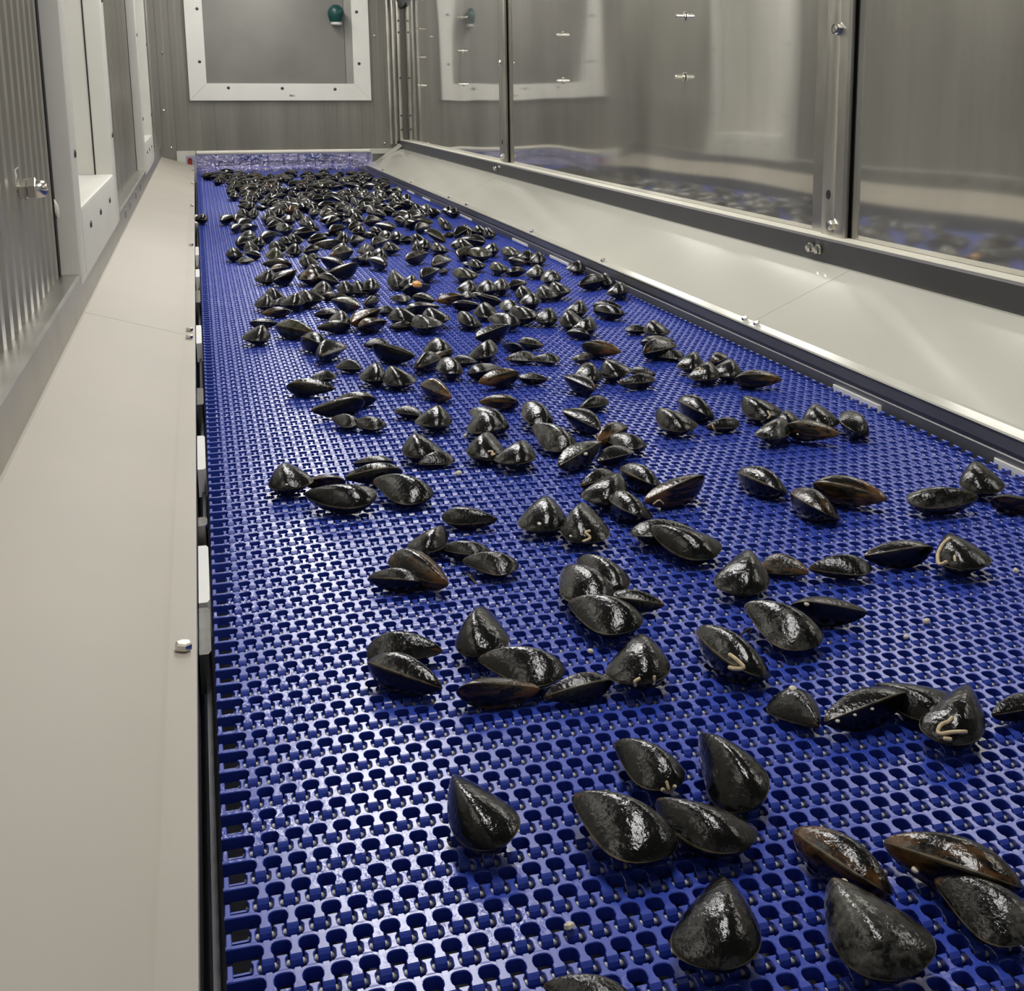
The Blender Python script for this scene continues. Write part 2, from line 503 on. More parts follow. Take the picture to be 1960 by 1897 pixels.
# ---- right wall: mirror-like sheets between bolted posts
wr = tag(empty('wall_right', (XR, 3, 0)), 'mirror-like stainless steel wall on the right, sheets between bolted posts', None, None, 'structure')
POSTS = [-0.54, 2.06, 4.66, 7.18]
def wavy_sheet(y0, y1, z0, z1, x, seed):
    rng = random.Random(seed)
    ph = [rng.uniform(0, 6.28) for _ in range(8)]
    NY, NZ = 40, 26
    mb = MB()
    vs = []
    for i in range(NY + 1):
        for j in range(NZ + 1):
            u, v = i / NY, j / NZ
            e = min(1, 4 * u, 4 * (1 - u)) * min(1, 5 * v + 0.15)
            dd = 0.0011 * math.sin(2 * math.pi * (1.3 * u + 0.6 * v) + ph[0]) + 0.0007 * math.sin(2 * math.pi * (2.9 * u - 0.9 * v) + ph[1]) \
                + 0.0006 * math.sin(2 * math.pi * (0.7 * u + 2.1 * v) + ph[2]) - 0.0014 * math.exp(-((v - 0.06) / 0.07) ** 2) * math.sin(2 * math.pi * 1.2 * u + ph[3])
            vs.append((x + dd * e, y0 + (y1 - y0) * u, z0 + (z1 - z0) * v))
    fs = [(i * (NZ + 1) + j, (i + 1) * (NZ + 1) + j, (i + 1) * (NZ + 1) + j + 1, i * (NZ + 1) + j + 1) for i in range(NY) for j in range(NZ)]
    mb.add(vs, fs)
    o = mb.build('wall_panel', MAT['panel_steel'], wr)
    o.data.polygons.foreach_set('use_smooth', [True] * len(o.data.polygons))
for i in range(3):
    wavy_sheet(POSTS[i] + 0.07, min(POSTS[i + 1] - 0.06, YB - 0.01), 0.165, ZT, XR, 11 + i)
wavy_sheet(Y0, POSTS[0] - 0.06, 0.165, ZT, XR, 31)
mb = MB(); mb.box(XR + 0.004, XR + 0.012, Y0, 7.4, 0.10, ZT)
mb.build('backing', MAT['dark_gap'], wr)
for yp in POSTS[:3]:
    # dark left flange, light channel with a fold line, angled right face
    mb = MB(); mb.box(XR - 0.004, XR, yp + 0.036, yp + 0.086, 0.168, ZT); p = mb.build('post', MAT['trim_steel'], wr)
    mb = MB(); mb.prism([(XR, yp - 0.022), (XR - 0.010, yp - 0.022), (XR - 0.013, yp - 0.017), (XR - 0.013, yp + 0.030), (XR - 0.010, yp + 0.034), (XR, yp + 0.034)], 'z', 0.168, ZT)
    mb.build('post_channel', MAT['post_steel'], p, True)
    mb = MB(); mb.prism([(XR - 0.008, yp - 0.023), (XR - 0.017, yp - 0.026), (XR - 0.017, yp - 0.056), (XR - 0.012, yp - 0.059), (XR - 0.004, yp - 0.056)], 'z', 0.168, ZT)
    mb.build('post_edge', MAT['post_steel'], p, True)
    for zz in (0.19, 0.53, 0.87, 1.21):
        mb = MB(); mb.lathe([(0, 0.006), (0.016, 0.006)], (XR - 0.013, yp - 0.024, zz), (-1, 0, 0), 10)
        hexbolt(mb, (XR - 0.016, yp - 0.024, zz), (-1, 0, 0), 0.0095, 0.010)
        mb.build('bolt', MAT['bolt_steel'], p)
    for zz in (0.242, 0.532, 0.82):
        mb = MB(); mb.lathe([(0, 0.0085), (0.0006, 0.0085)], (XR - 0.0130, yp + 0.006, zz), (-1, 0, 0), 14)
        mb.build('bolt_hole', MAT['dark_gap'], p)
for i, yp in enumerate(POSTS[:3]):
    for dy in (0.77, 1.81):
        for zz in (0.458, 0.596, 0.734, 0.872):
            mb = MB(); mb.lathe([(0, 0.010), (0.0025, 0.010), (0.003, 0.0045), (0.020, 0.0045), (0.022, 0.003)], (XR - 0.0008, yp + dy, zz), (-1, 0, 0), 10)
            mb.build('stud', MAT['chrome'], wr)
# right ledge: dark overhanging strip with a thin light shelf
tr1 = tag(empty('trim_1', (1.06, 3, 0.12)), 'dark steel ledge strip under the right wall', None, None, 'structure')
mb = MB(); mb.prism([(1.058, 0.119), (1.050, 0.165), (1.053, 0.168), (1.098, 0.168), (1.098, 0.119)], 'y', Y0, YB)
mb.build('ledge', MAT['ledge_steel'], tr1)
mb = MB(); mb.box(1.0545, 1.088, Y0, YB, 0.1682, 0.1692)
mb.build('shelf', MAT['cream'], tr1)
for yy in (-0.55, 2.045, 2.075, 4.66):
    mb = MB(); hexbolt(mb, (1.0508, yy, 0.147), (-0.95, 0, -0.3), 0.0075, 0.010)
    mb.build('bolt', MAT['bolt_steel'], tr1)

# left ledge strip
tr2 = tag(empty('trim_2', (-0.19, 3, 0.12)), 'steel ledge strip along the foot of the left wall', None, None, 'structure')
mb = MB(); mb.prism([(-0.179, 0.088), (-0.1805, 0.148), (-0.184, 0.151), (-0.213, 0.151), (-0.213, 0.088)], 'y', Y0, YB)
mb.build('ledge', MAT['trim_steel'], tr2)
for yy in (3.35, 3.6, 3.95, 4.3):
    mb = MB(); mb.box(-0.1802, -0.1788, yy, yy + 0.06, 0.118, 0.136)
    mb.build('slot', MAT['hatch_grey'], tr2)

# ---- back wall with hatch frame and the belt opening
wb = tag(empty('wall_back', (0.44, YB, 0)), 'ribbed stainless steel end wall above the belt opening', None, None, 'structure')
XO0, XO1, ZO = -0.062, 0.905, 0.102        # opening
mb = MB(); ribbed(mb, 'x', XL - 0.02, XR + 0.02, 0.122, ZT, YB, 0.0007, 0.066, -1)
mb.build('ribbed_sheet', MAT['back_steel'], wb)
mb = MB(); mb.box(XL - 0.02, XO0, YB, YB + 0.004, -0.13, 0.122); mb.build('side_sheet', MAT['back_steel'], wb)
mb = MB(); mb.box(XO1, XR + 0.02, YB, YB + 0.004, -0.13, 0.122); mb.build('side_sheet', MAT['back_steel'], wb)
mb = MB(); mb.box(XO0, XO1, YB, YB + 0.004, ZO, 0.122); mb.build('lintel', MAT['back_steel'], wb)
mb = MB()
mb.prism([(-0.105, 0.124), (-0.012, 0.124), (-0.012, 0.098), (-0.062, 0.098), (-0.062, 0.040), (-0.105, 0.065)], 'y', YB - 0.010, YB - 0.002)
mb.build('corner_plate', MAT['guard_pale'], wb)
mb = MB(); mb.box(0.888, 1.01, YB - 0.010, YB - 0.002, 0.096, 0.124); mb.build('corner_plate', MAT['guard_pale'], wb)
mb = MB(); mb.box(XL - 0.0, XL + 0.012, YB - 0.014, YB - 0.002, 0.15, ZT); mb.build('corner_strip', MAT['trim_steel'], wb)
for xa, xb, dy in ((1.000, 1.020, 0.012), (1.028, 1.050, 0.006), (1.054, 1.076, 0.020)):
    mb = MB(); mb.prism([(xa, YB - 0.002), (xa, YB - dy), (xa + 0.004, YB - dy - 0.003), (xb - 0.004, YB - dy - 0.003), (xb, YB - dy), (xb, YB - 0.002)], 'z', 0.145, ZT)
    mb.build('corner_strip', MAT['post_steel'], wb, True)
for zz in (0.225, 0.30, 0.50, 0.74, 0.80):
    mb = MB(); mb.lathe([(0, 0.006), (0.003, 0.006), (0.005, 0.003)], (1.065, YB - 0.022, zz), (0, -1, 0), 10); mb.build('screw', MAT['dark_steel'], wb)
for xx, zz in ((-0.13, 0.14), (-0.155, 0.33), (-0.14, 0.62), (0.97, 0.15), (0.94, 0.72)):
    mb = MB(); mb.lathe([(0, 0.006), (0.002, 0.006), (0.004, 0.003)], (xx, YB - 0.0025, zz), (0, -1, 0), 10); mb.build('screw', MAT['bolt_steel'], wb)
# dark gusset high in the far right corner
mb = MB(); mb.prism([(1.03, 0.95), (1.078, 0.868), (1.12, 0.95)], 'y', YB - 0.14, YB - 0.03)
mb.build('corner_gusset', MAT['dark_steel'], wb)

# hatch frame: four mitred white bars round a grey leaf
hf = tag(empty('window_3', (0.44, YB, 0.38)), 'white mitred hatch frame with grey leaf on the end wall', None, None, 'structure')
fx0, fx1, fz0, fz1, bw = -0.0225, 0.907, 0.381, 1.36, 0.088
yf0, yf1 = YB - 0.020, YB - 0.002
def mitre(poly):
    mb = MB(); mb.prism(poly, 'y', yf0, yf1)
    mb.build('frame_bar', MAT['white_frame'], hf)
g_ = 0.0006
mitre([(fx0, fz0 + g_), (fx0 + bw, fz0 + bw + g_), (fx0 + bw, fz1 - bw - g_), (fx0, fz1 - g_)])
mitre([(fx1, fz0 + g_), (fx1, fz1 - g_), (fx1 - bw, fz1 - bw - g_), (fx1 - bw, fz0 + bw + g_)])
mitre([(fx0 + g_, fz0), (fx1 - g_, fz0), (fx1 - bw - g_, fz0 + bw), (fx0 + bw + g_, fz0 + bw)])
mitre([(fx0 + g_, fz1), (fx0 + bw + g_, fz1 - bw), (fx1 - bw - g_, fz1 - bw), (fx1 - g_, fz1)])
mb = MB(); mb.box(fx0 + bw, fx1 - bw - 0.042, YB - 0.012, YB - 0.004, fz0 + bw, fz1 - bw); mb.build('hatch_leaf', MAT['hatch_grey'], hf)
mb = MB(); mb.box(fx1 - bw - 0.039, fx1 - bw, YB - 0.009, YB - 0.004, fz0 + bw, fz1 - bw); mb.build('leaf_edge', MAT['leaf_edge'], hf)
for xx, zz in ((0.041, 0.842), (0.0375, 0.578), (0.846, 0.842), (0.849, 0.574), (0.172, 0.446), (0.444, 0.444), (0.717, 0.440), (0.04, 1.10), (0.85, 1.10)):
    mb = MB(); mb.lathe([(0, 0.0085), (0.0018, 0.008), (0.003, 0.004)], (xx, yf0 + 0.0003, zz), (0, -1, 0), 10)
    mb.build('screw', MAT['dark_steel'], hf)
# small worn printed mark on the bottom bar
mb = MB()
for xx, w_, h_ in ((0.480, 0.005, 0.011), (0.487, 0.004, 0.009), (0.4925, 0.004, 0.009), (0.498, 0.003, 0.008), (0.506, 0.0022, 0.007)):
    mb.box(xx, xx + w_, yf0 - 0.0004, yf0 + 0.0005, 0.4015, 0.4015 + h_)
mb.build('printed_mark', MAT['ink'], hf)

# beyond the opening: pale room so the curtain has something behind it
rm = tag(empty('wall_beyond', (0.44, 8.3, 0)), 'pale room seen through the clear curtain', None, None, 'structure')
mb = MB(); mb.box(-0.9, 1.9, 8.40, 8.42, -0.13, 1.5); mb.build('far_sheet', MAT['room_wall'], rm)

# ================================================================== LAMPS (ceiling, above the frame)
LAMPS = [(0.95, 'nearest the tunnel mouth'), (2.80, 'second along the ceiling'), (4.95, 'third along the ceiling'), (6.3, 'short unseen one added to brighten the end wall')]  # last entry is an added unseen source that brightens the end wall
LX = 0.345
for yl, wd in LAMPS:
    hl_ = 0.42 if yl < 2 else 0.76 if yl < 4 else 0.54 if yl < 6 else 0.40
    t = tag(empty('ceiling_lamp', (LX, yl, ZT)), 'long white ceiling lamp, ' + wd, 'lamp', 'ceiling lamps in a row')
    mb = MB(); mb.prism([(LX - 0.19, ZT), (LX - 0.17, ZT - 0.05), (LX + 0.17, ZT - 0.05), (LX + 0.19, ZT)], 'y', yl - hl_ - 0.02, yl + hl_ + 0.02)
    mb.build('lamp_housing', MAT['lamp_body'], t)
    mb = MB()
    prof = [(LX + 0.125 * math.cos(a), ZT - 0.0505 - 0.03 * math.sin(a)) for a in np.linspace(0, math.pi, 9)]
    mb.prism(prof, 'y', yl - hl_, yl + hl_)
    mb.build('lamp_diffuser', MAT['lamp_glow'], t)
t = tag(empty('ceiling_lamp', (0.42, 7.75, ZT)), 'added unseen lamp lighting the space behind the curtain', 'lamp', 'ceiling lamps in a row')  # added source, out of view, lights the space behind the curtain
mb = MB(); mb.box(0.1, 0.74, 7.6, 7.9, 0.99, 1.03); mb.build('lamp_housing', MAT['lamp_body'], t)
mb = MB(); mb.box(0.12, 0.72, 7.62, 7.88, 0.975, 0.99); mb.build('lamp_diffuser', MAT['lamp_glow'], t)

# ================================================================== CONVEYOR
PITCH, CW = 0.0254, 0.01362
BX0 = -0.0113                        # left belt edge
NCOL = 62                            # web columns
BELT_W = (1.46 * 2 + NCOL - 1) * CW
BX1 = BX0 + BELT_W

def belt_row_mesh():
    mb = MB()
    P = PITCH
    c = 0.00045                      # arris
    def loft(xc, st):
        """finger along y: stations (y, half width, top z, bottom z) with chamfered upper edges"""
        vs, fs = [], []
        for (y, w, zt, zb) in st:
            vs += [(xc - w, y, zb), (xc - w, y, zt - c), (xc - w + c, y, zt), (xc + w - c, y, zt), (xc + w, y, zt - c), (xc + w, y, zb)]
        n = len(st)
        for i in range(n - 1):
            for k in range(5):
                a = i * 6 + k
                fs.append((a, a + 1, a + 7, a + 6))
        fs.append((0, 1, 2, 3, 4, 5)); o = (n - 1) * 6
        fs.append((o + 5, o + 4, o + 3, o + 2, o + 1, o))
        mb.add(vs, fs)
    zb = -0.0088
    web = [(0.05 * P, 0.13 * CW, -0.0001, zb), (-0.06 * P, 0.17 * CW, 0, zb), (-0.13 * P, 0.15 * CW, 0, zb), (-0.22 * P, 0.14 * CW, 0, zb), (-0.33 * P, 0.145 * CW, 0, zb),
           (-0.385 * P, 0.175 * CW, 0, zb), (-0.42 * P, 0.222 * CW, 0, zb), (-0.53 * P, 0.228 * CW, 0, zb), (-0.565 * P, 0.228 * CW, -0.0007, zb),
           (-0.62 * P, 0.226 * CW, -0.0022, zb), (-0.655 * P, 0.222 * CW, -0.0045, zb), (-0.672 * P, 0.213 * CW, -0.0068, -0.0085), (-0.665 * P, 0.195 * CW, -0.0080, -0.0084)]
    ilink = [(0.02 * P, 0.24 * CW, -0.0001, zb), (0.07 * P, 0.19 * CW, 0, zb), (0.13 * P, 0.125 * CW, 0, zb), (0.33 * P, 0.105 * CW, 0, zb), (0.39 * P, 0.12 * CW, 0, zb),
             (0.45 * P, 0.195 * CW, 0, zb), (0.49 * P, 0.21 * CW, 0, zb), (0.505 * P, 0.21 * CW, -0.0004, zb), (0.53 * P, 0.20 * CW, -0.003, zb)]
    for k in range(NCOL):
        loft((1.46 + k) * CW, web)
        if k < NCOL - 1:
            loft((1.96 + k) * CW, ilink)
    # half links and edge fingers at both sides
    half = [(y, w * 0.72, zt, z2) for (y, w, zt, z2) in ilink]
    edge = [(0.0 * P, 0.12 * CW, 0, zb), (0.30 * P, 0.11 * CW, 0, zb), (0.46 * P, 0.105 * CW, 0, zb), (0.50 * P, 0.10 * CW, -0.0012, zb)]
    tot = BELT_W
    for m_ in (0, 1):
        fx = (lambda x: x) if m_ == 0 else (lambda x: tot - x)
        loft(fx(1.0 * CW), half)
        loft(fx(0.125 * CW), edge)
        xa, xb = sorted((fx(0.2 * CW), fx(0.9 * CW)))
        mb.box(xa, xb, 0.30 * P, 0.36 * P, -0.006, -0.0032)
    # scalloped cross bar, lofted along x: (x, y near, y far)
    st = [(0.0, -0.03, 0.10), (0.9, -0.035, 0.09), (1.12, -0.045, 0.06), (1.24, -0.08, 0.03), (1.30, -0.14, 0.015), (1.33, -0.2, 0.012)]
    half_cell = [(0.0, -0.2, 0.012), (0.135, -0.2, 0.016), (0.165, -0.13, 0.026), (0.21, -0.085, 0.04), (0.29, -0.052, 0.062), (0.38, -0.04, 0.082), (0.5, -0.036, 0.092)]
    for k in range(NCOL):
        for (x, a, b_) in half_cell[:-1]:
            st.append((1.46 + k + x, a, b_))
        if k < NCOL - 1:
            for (x, a, b_) in half_cell[::-1][:-1]:
                st.append((1.46 + k + 1 - x, a, b_))
    st = [s_ for s_ in st if s_[0] <= 1.46 + NCOL - 1]
    e_ = BELT_W / CW
    st += [(e_ - x, a, b_) for (x, a, b_) in [(1.33, -0.2, 0.012), (1.30, -0.14, 0.015), (1.24, -0.08, 0.03), (1.12, -0.045, 0.06), (0.9, -0.035, 0.09), (0.0, -0.03, 0.10)]]
    st.sort(key=lambda q: q[0])
    vs, fs = [], []
    zt = -0.00012
    for (x, a, b_) in st:
        X = x * CW
        vs += [(X, a * P, -0.0075), (X, a * P, zt - c), (X, a * P + c, zt), (X, b_ * P - c, zt), (X, b_ * P, zt - c), (X, b_ * P, -0.0075)]
    n = len(st)
    for i in range(n - 1):
        for k in range(5):
            a = i * 6 + k
            fs.append((a, a + 1, a + 7, a + 6))
    fs.append((0, 1, 2, 3, 4, 5)); o = (n - 1) * 6; fs.append((o + 5, o + 4, o + 3, o + 2, o + 1, o))
    mb.add(vs, fs)
    return mb.mesh('belt_row', MAT['belt_blue'])

row_me = belt_row_mesh()
mbr = MB(); mbr.lathe([(0, 0.0008), (0.0008, 0.0018), (BELT_W - 1.6 * CW, 0.0018), (BELT_W - 1.6 * CW + 0.0008, 0.0008)], (0.8 * CW, 0, 0), (1, 0, 0), 10)
rod_me = mbr.mesh('hinge_rod', MAT['rod_white'], True)
belt = tag(empty('conveyor_belt', (BX0, 3.5, 0)), 'blue plastic open-mesh conveyor belt running down the tunnel', 'conveyor belt')
y = 0.34
# phase of the rows as seen in the photograph
y += (0.505 * PITCH - 0.34) % PITCH
rows = 0
while y < 7.72 and rows < 300:
    o = bpy.data.objects.new('belt_row', row_me); COL.objects.link(o)
    o.parent = belt; o.location = (0, y - 3.5, 0)
    r = bpy.data.objects.new('hinge_rod', rod_me); COL.objects.link(r)
    r.parent = o; r.location = (0, -0.565 * PITCH, -0.0046)
    y += PITCH; rows += 1

# frame rails, wear pads
cf = tag(empty('conveyor_chassis', (0.42, 3.5, -0.1)), 'steel conveyor side rails carrying white plastic wear pads', 'conveyor')
mb = MB(); mb.prism([(0.8635, -0.125), (0.8635, 0.012), (0.8655, 0.014), (0.8655, 0.018), (0.8620, 0.020), (0.8620, 0.036), (0.880, 0.036), (0.880, -0.125)], 'y', Y0, 7.7)
mb.build('side_rail', MAT['rail_steel'], cf)
mb = MB(); mb.prism([(-0.0245, -0.125), (-0.0245, 0.012), (-0.0225, 0.016), (-0.0225, 0.044), (-0.036, 0.044), (-0.036, -0.125)], 'y', Y0, 7.7)
mb.build('side_rail', MAT['rail_steel'], cf)
mb = MB(); mb.box(-0.0185, -0.0150, Y0, 7.7, -0.075, -0.028); mb.build('guide_strip', MAT['dark_steel'], cf)
for xs in (0.05, 0.24, 0.43, 0.62, 0.80):
    mb = MB(); mb.box(xs - 0.012, xs + 0.012, Y0, 7.7, -0.05, -0.0125); mb.build('carry_rail', MAT['pan'], cf)
# white pads showing in the gap on the left (pixel rows) and along the right rail
def pad_left(y0p, y1p, mat, x1=-0.0136, ztop=-0.001):
    ya, yb = at_z(390, y1p, -0.004)[1], at_z(390, y0p, -0.004)[1]
    mb = MB(); r = min(0.006, (yb - ya) * 0.3)
    mb.prism([(-0.0226, ya), (x1 - 0.002, ya), (x1, ya + r), (x1, yb - r), (x1 - 0.002, yb), (-0.0226, yb)], 'z', -0.034, ztop)
    mb.build('wear_pad', mat, cf)
for a, b_ in ((412, 428), (474, 490), (517, 532), (625, 660), (838, 903), (1050, 1160)):
    pad_left(a, b_, MAT['pad_white'])
for a, b_ in ((558, 581), (746, 778), (995, 1012), (1170, 1260)):
    pad_left(a, b_, MAT['bolt_steel'])
for (ya, yb) in ((6.20, 6.36), (5.42, 5.58), (5.03, 5.19), (4.22, 4.40), (3.45, 3.62), (3.03, 3.20), (1.485, 1.615), (1.08, 1.215), (0.6, 0.74)):
    mb = MB(); mb.prism([(0.8595, ya), (0.8625, ya - 0.004), (0.8645, ya - 0.004), (0.8645, yb + 0.004), (0.8625, yb + 0.004), (0.8595, yb)], 'z', -0.03, 0.0045)
    mb.build('wear_pad', MAT['pad_white'], cf)

# ================================================================== SIDE GUARDS (sloping steel sheets)
def guard(side, ya, yb, label, bolts):
    if side > 0:
        line = [(0.8605, 0.0375), (0.8615, 0.0400), (0.8745, 0.0440), (0.8775, 0.0462), (1.050, 0.1225), (1.062, 0.1235)]
        bx, bz, th = 0.8685, 0.0426, 0.0022
        nb = Vector((-0.29, 0, 0.957))
    else:
        line = [(-0.0210, 0.0455), (-0.0214, 0.0500), (-0.0390, 0.0525), (-0.0420, 0.0535), (-0.1770, 0.0945), (-0.1795, 0.0965)]
        bx, bz, th = -0.0300, 0.0513, -0.0022
        nb = Vector((0.1, 0, 0.99))
    t = tag(empty('side_guard', ((line[0][0] + line[-1][0]) / 2, (ya + yb) / 2, 0.06)), label, 'guard', 'sloping guard sheets along the belt')
    mb = MB(); mb.sheet(line, 'y', ya, yb, th)
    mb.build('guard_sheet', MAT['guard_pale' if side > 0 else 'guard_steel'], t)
    for yy in bolts:
        mb = MB(); hexbolt(mb, (bx, yy, bz), nb, 0.0056, 0.0062, False)
        mb.build('bolt', MAT['bolt_steel'], t)
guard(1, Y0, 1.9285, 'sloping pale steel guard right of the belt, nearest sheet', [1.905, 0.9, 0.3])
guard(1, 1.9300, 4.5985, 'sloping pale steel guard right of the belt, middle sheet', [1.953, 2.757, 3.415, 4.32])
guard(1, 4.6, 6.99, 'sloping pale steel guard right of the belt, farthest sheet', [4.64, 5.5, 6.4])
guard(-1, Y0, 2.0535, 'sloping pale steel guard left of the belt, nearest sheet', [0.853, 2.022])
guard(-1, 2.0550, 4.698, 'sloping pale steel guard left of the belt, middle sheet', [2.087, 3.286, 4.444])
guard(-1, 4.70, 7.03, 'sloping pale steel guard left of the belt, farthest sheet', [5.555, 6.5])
# upright end flange where the right guard meets the end wall
t = MB()
t.prism([(0.885, 0.036), (1.045, 0.150), (1.060, 0.138), (0.900, 0.024)], 'y', 6.992, 7.03)
tag(t.build('end_flange', MAT['guard_pale']), 'slanted steel end strip where the right guard meets the end wall', 'bracket')

# ================================================================== SMALL THINGS ON THE WALLS
# steel spray nozzle with lock nut on the left wall
yn, zn = 1.688, 0.307
t = tag(empty('spray_nozzle', (XL, yn, zn)), 'shiny steel nozzle with hexagon nuts on the left ribbed wall', 'nozzle')
mb = MB(); mb.lathe([(0, 0.0085), (0.010, 0.0085)], (XL - 0.002, yn, zn), (1, 0, 0), 16); mb.build('nozzle_stem', MAT['chrome'], t, True)
mb = MB(); mb.lathe([(0.007, 0.0115), (0.0083, 0.0132), (0.0155, 0.0132), (0.0168, 0.0115)], (XL, yn, zn), (1, 0, 0), 6); mb.build('lock_nut', MAT['chrome'], t)
mb = MB(); mb.lathe([(0.0168, 0.0125), (0.018, 0.0145), (0.0258, 0.0145), (0.027, 0.0125)], (XL, yn, zn), (0.999, 0.0, 0.02), 6); mb.build('cap_nut', MAT['chrome'], t)
mb = MB(); mb.lathe([(0.0265, 0.0115), (0.0310, 0.0112), (0.0350, 0.0096), (0.0382, 0.0065), (0.0395, 0.0025)], (XL, yn, zn), (1, 0, 0), 18); mb.build('nozzle_tip', MAT['chrome'], t, True)
mb = MB(); mb.tube([(XL + 0.004, yn - 0.01, zn + 0.008), (XL + 0.006, yn - 0.011, zn + 0.016), (XL + 0.0055, yn - 0.012, zn + 0.024)], 0.002, 6)
mb.tube([(XL + 0.0055, yn - 0.012, zn + 0.023), (XL + 0.010, yn - 0.012, zn + 0.027)], 0.0012, 6)
mb.build('safety_clip', MAT['pad_white'], t)

# squeezed-out sealant beside the first window box
mb = MB()
mb.lathe([(0, 0.001), (0.005, 0.0032), (0.010, 0.0046), (0.018, 0.0042), (0.026, 0.0024), (0.029, 0.001)], (XL + 0.0075, 2.058, 0.266), (0.12, 0, -1), 10)
tag(mb.build('sealant_blob', MAT['sealant'], None, True), 'yellowish clear sealant blob squeezed out at the window box edge', 'sealant')

# dark green round knob on the hatch
t = tag(empty('hatch_knob', (0.735, YB - 0.02, 0.79)), 'dark green domed knob with white base on the grey hatch', 'knob')
mb = MB()
prof = [(0.0, 0.030)] + [(0.010 + 0.075 * math.sin(a) ** 1.0, 0.0) for a in []]
prof = [(0.000, 0.0300), (0.012, 0.0355), (0.028, 0.0410), (0.044, 0.0432), (0.060, 0.0410), (0.074, 0.0335), (0.084, 0.0215), (0.089, 0.0080)]
mb.lathe(prof, (0.735, YB - 0.055, 0.786), (0, 0, 1), 24); mb.build('knob_dome', MAT['green'], t, True)
mb = MB(); mb.lathe([(0, 0.020), (0.005, 0.027), (0.016, 0.029)], (0.735, YB - 0.055, 0.7695), (0, 0, 1), 24); mb.build('knob_base', MAT['pad_white'], t, True)
mb = MB(); mb.lathe([(0, 0.012), (0.05, 0.012)], (0.735, YB - 0.010, 0.80), (0, -1, 0), 12); mb.build('knob_stem', MAT['pad_white'], t, True)

# cream roll bar over the belt opening and the curtain hanging under it
mb = MB(); mb.lathe([(0, 0.0095), (0.002, 0.0115), (0.30, 0.0118), (0.55, 0.0112), (0.895, 0.0115), (0.897, 0.0095)], (-0.008, YB - 0.022, 0.1125), (1, 0, 0), 14)
tag(mb.build('curtain_bar', MAT['cream'], None, True), 'cream round bar across the top of the belt opening', 'bar')
ct = tag(empty('strip_curtain', (0.44, YB - 0.02, 0.10)), 'clear lavender plastic strip curtain over the belt opening', 'curtain')
rng = random.Random(5)
xs = -0.010
k = 0
while xs < 0.885:
    wv_ = rng.uniform(0.085, 0.115)
    x1 = min(xs + wv_, 0.892)
    NX, NZ = 10, 8
    ph = rng.uniform(0, 6.28)
    vs = []
    for j in range(NZ + 1):
        for i in range(NX + 1):
            u, v = i / NX, j / NZ
            vs.append((xs + (x1 - xs) * u + 0.002 * math.sin(5 * v + ph), YB - 0.030 - 0.006 * (k % 2) - 0.012 * v * v - 0.004 * math.sin(6.28 * u + ph) * v - 0.003 * math.sin(11 * u + 9 * v + ph),
                       0.104 - (0.104 - 0.004 - 0.020 * rng.random() * (1 if 0.05 < xs < 0.80 else 0)) * v))
    mb = MB(); mb.add(vs, [(j * (NX + 1) + i, j * (NX + 1) + i + 1, (j + 1) * (NX + 1) + i + 1, (j + 1) * (NX + 1) + i) for j in range(NZ) for i in range(NX)])
    o = mb.build('curtain_strip', MAT['clear_vinyl'], ct)
    o.data.polygons.foreach_set('use_smooth', [True] * len(o.data.polygons))
    sd = o.modifiers.new('thickness', 'SOLIDIFY'); sd.thickness = 0.0012
    xs = x1 - 0.012 if x1 < 0.89 else 1.0
    k += 1
# things half seen in and behind the opening
mb = MB(); mb.lathe([(0, 0.008), (0.006, 0.011), (0.045, 0.012), (0.055, 0.009)], (-0.046, YB + 0.03, 0.030), (0.1, 0, 1), 10)
tag(mb.build('red_stopper', MAT['red'], None, True), 'small red stopper in the gap left of the plastic curtain', 'stopper')
for (xx, lab) in ((0.275, 'blurred bright blue tub behind the curtain, left of centre'), (0.640, 'blurred bright blue tub behind the curtain, right of centre')):
    mb = MB(); mb.lathe([(0, 0.060), (0.004, 0.066), (0.045, 0.074), (0.050, 0.078), (0.054, 0.078)], (xx, YB + 0.35, 0.055), (0, 0, 1), 20)
    tag(mb.build('blue_tub', MAT['blue_tub'], None, True), lab, 'tub', 'blue tubs beyond the curtain')
mb = MB(); mb.box(0.1, 0.8, YB + 0.26, YB + 0.46, 0.030, 0.055)
tag(mb.build('tub_shelf', MAT['trim_steel']), 'low steel shelf under the blue tubs beyond the curtain', 'shelf')

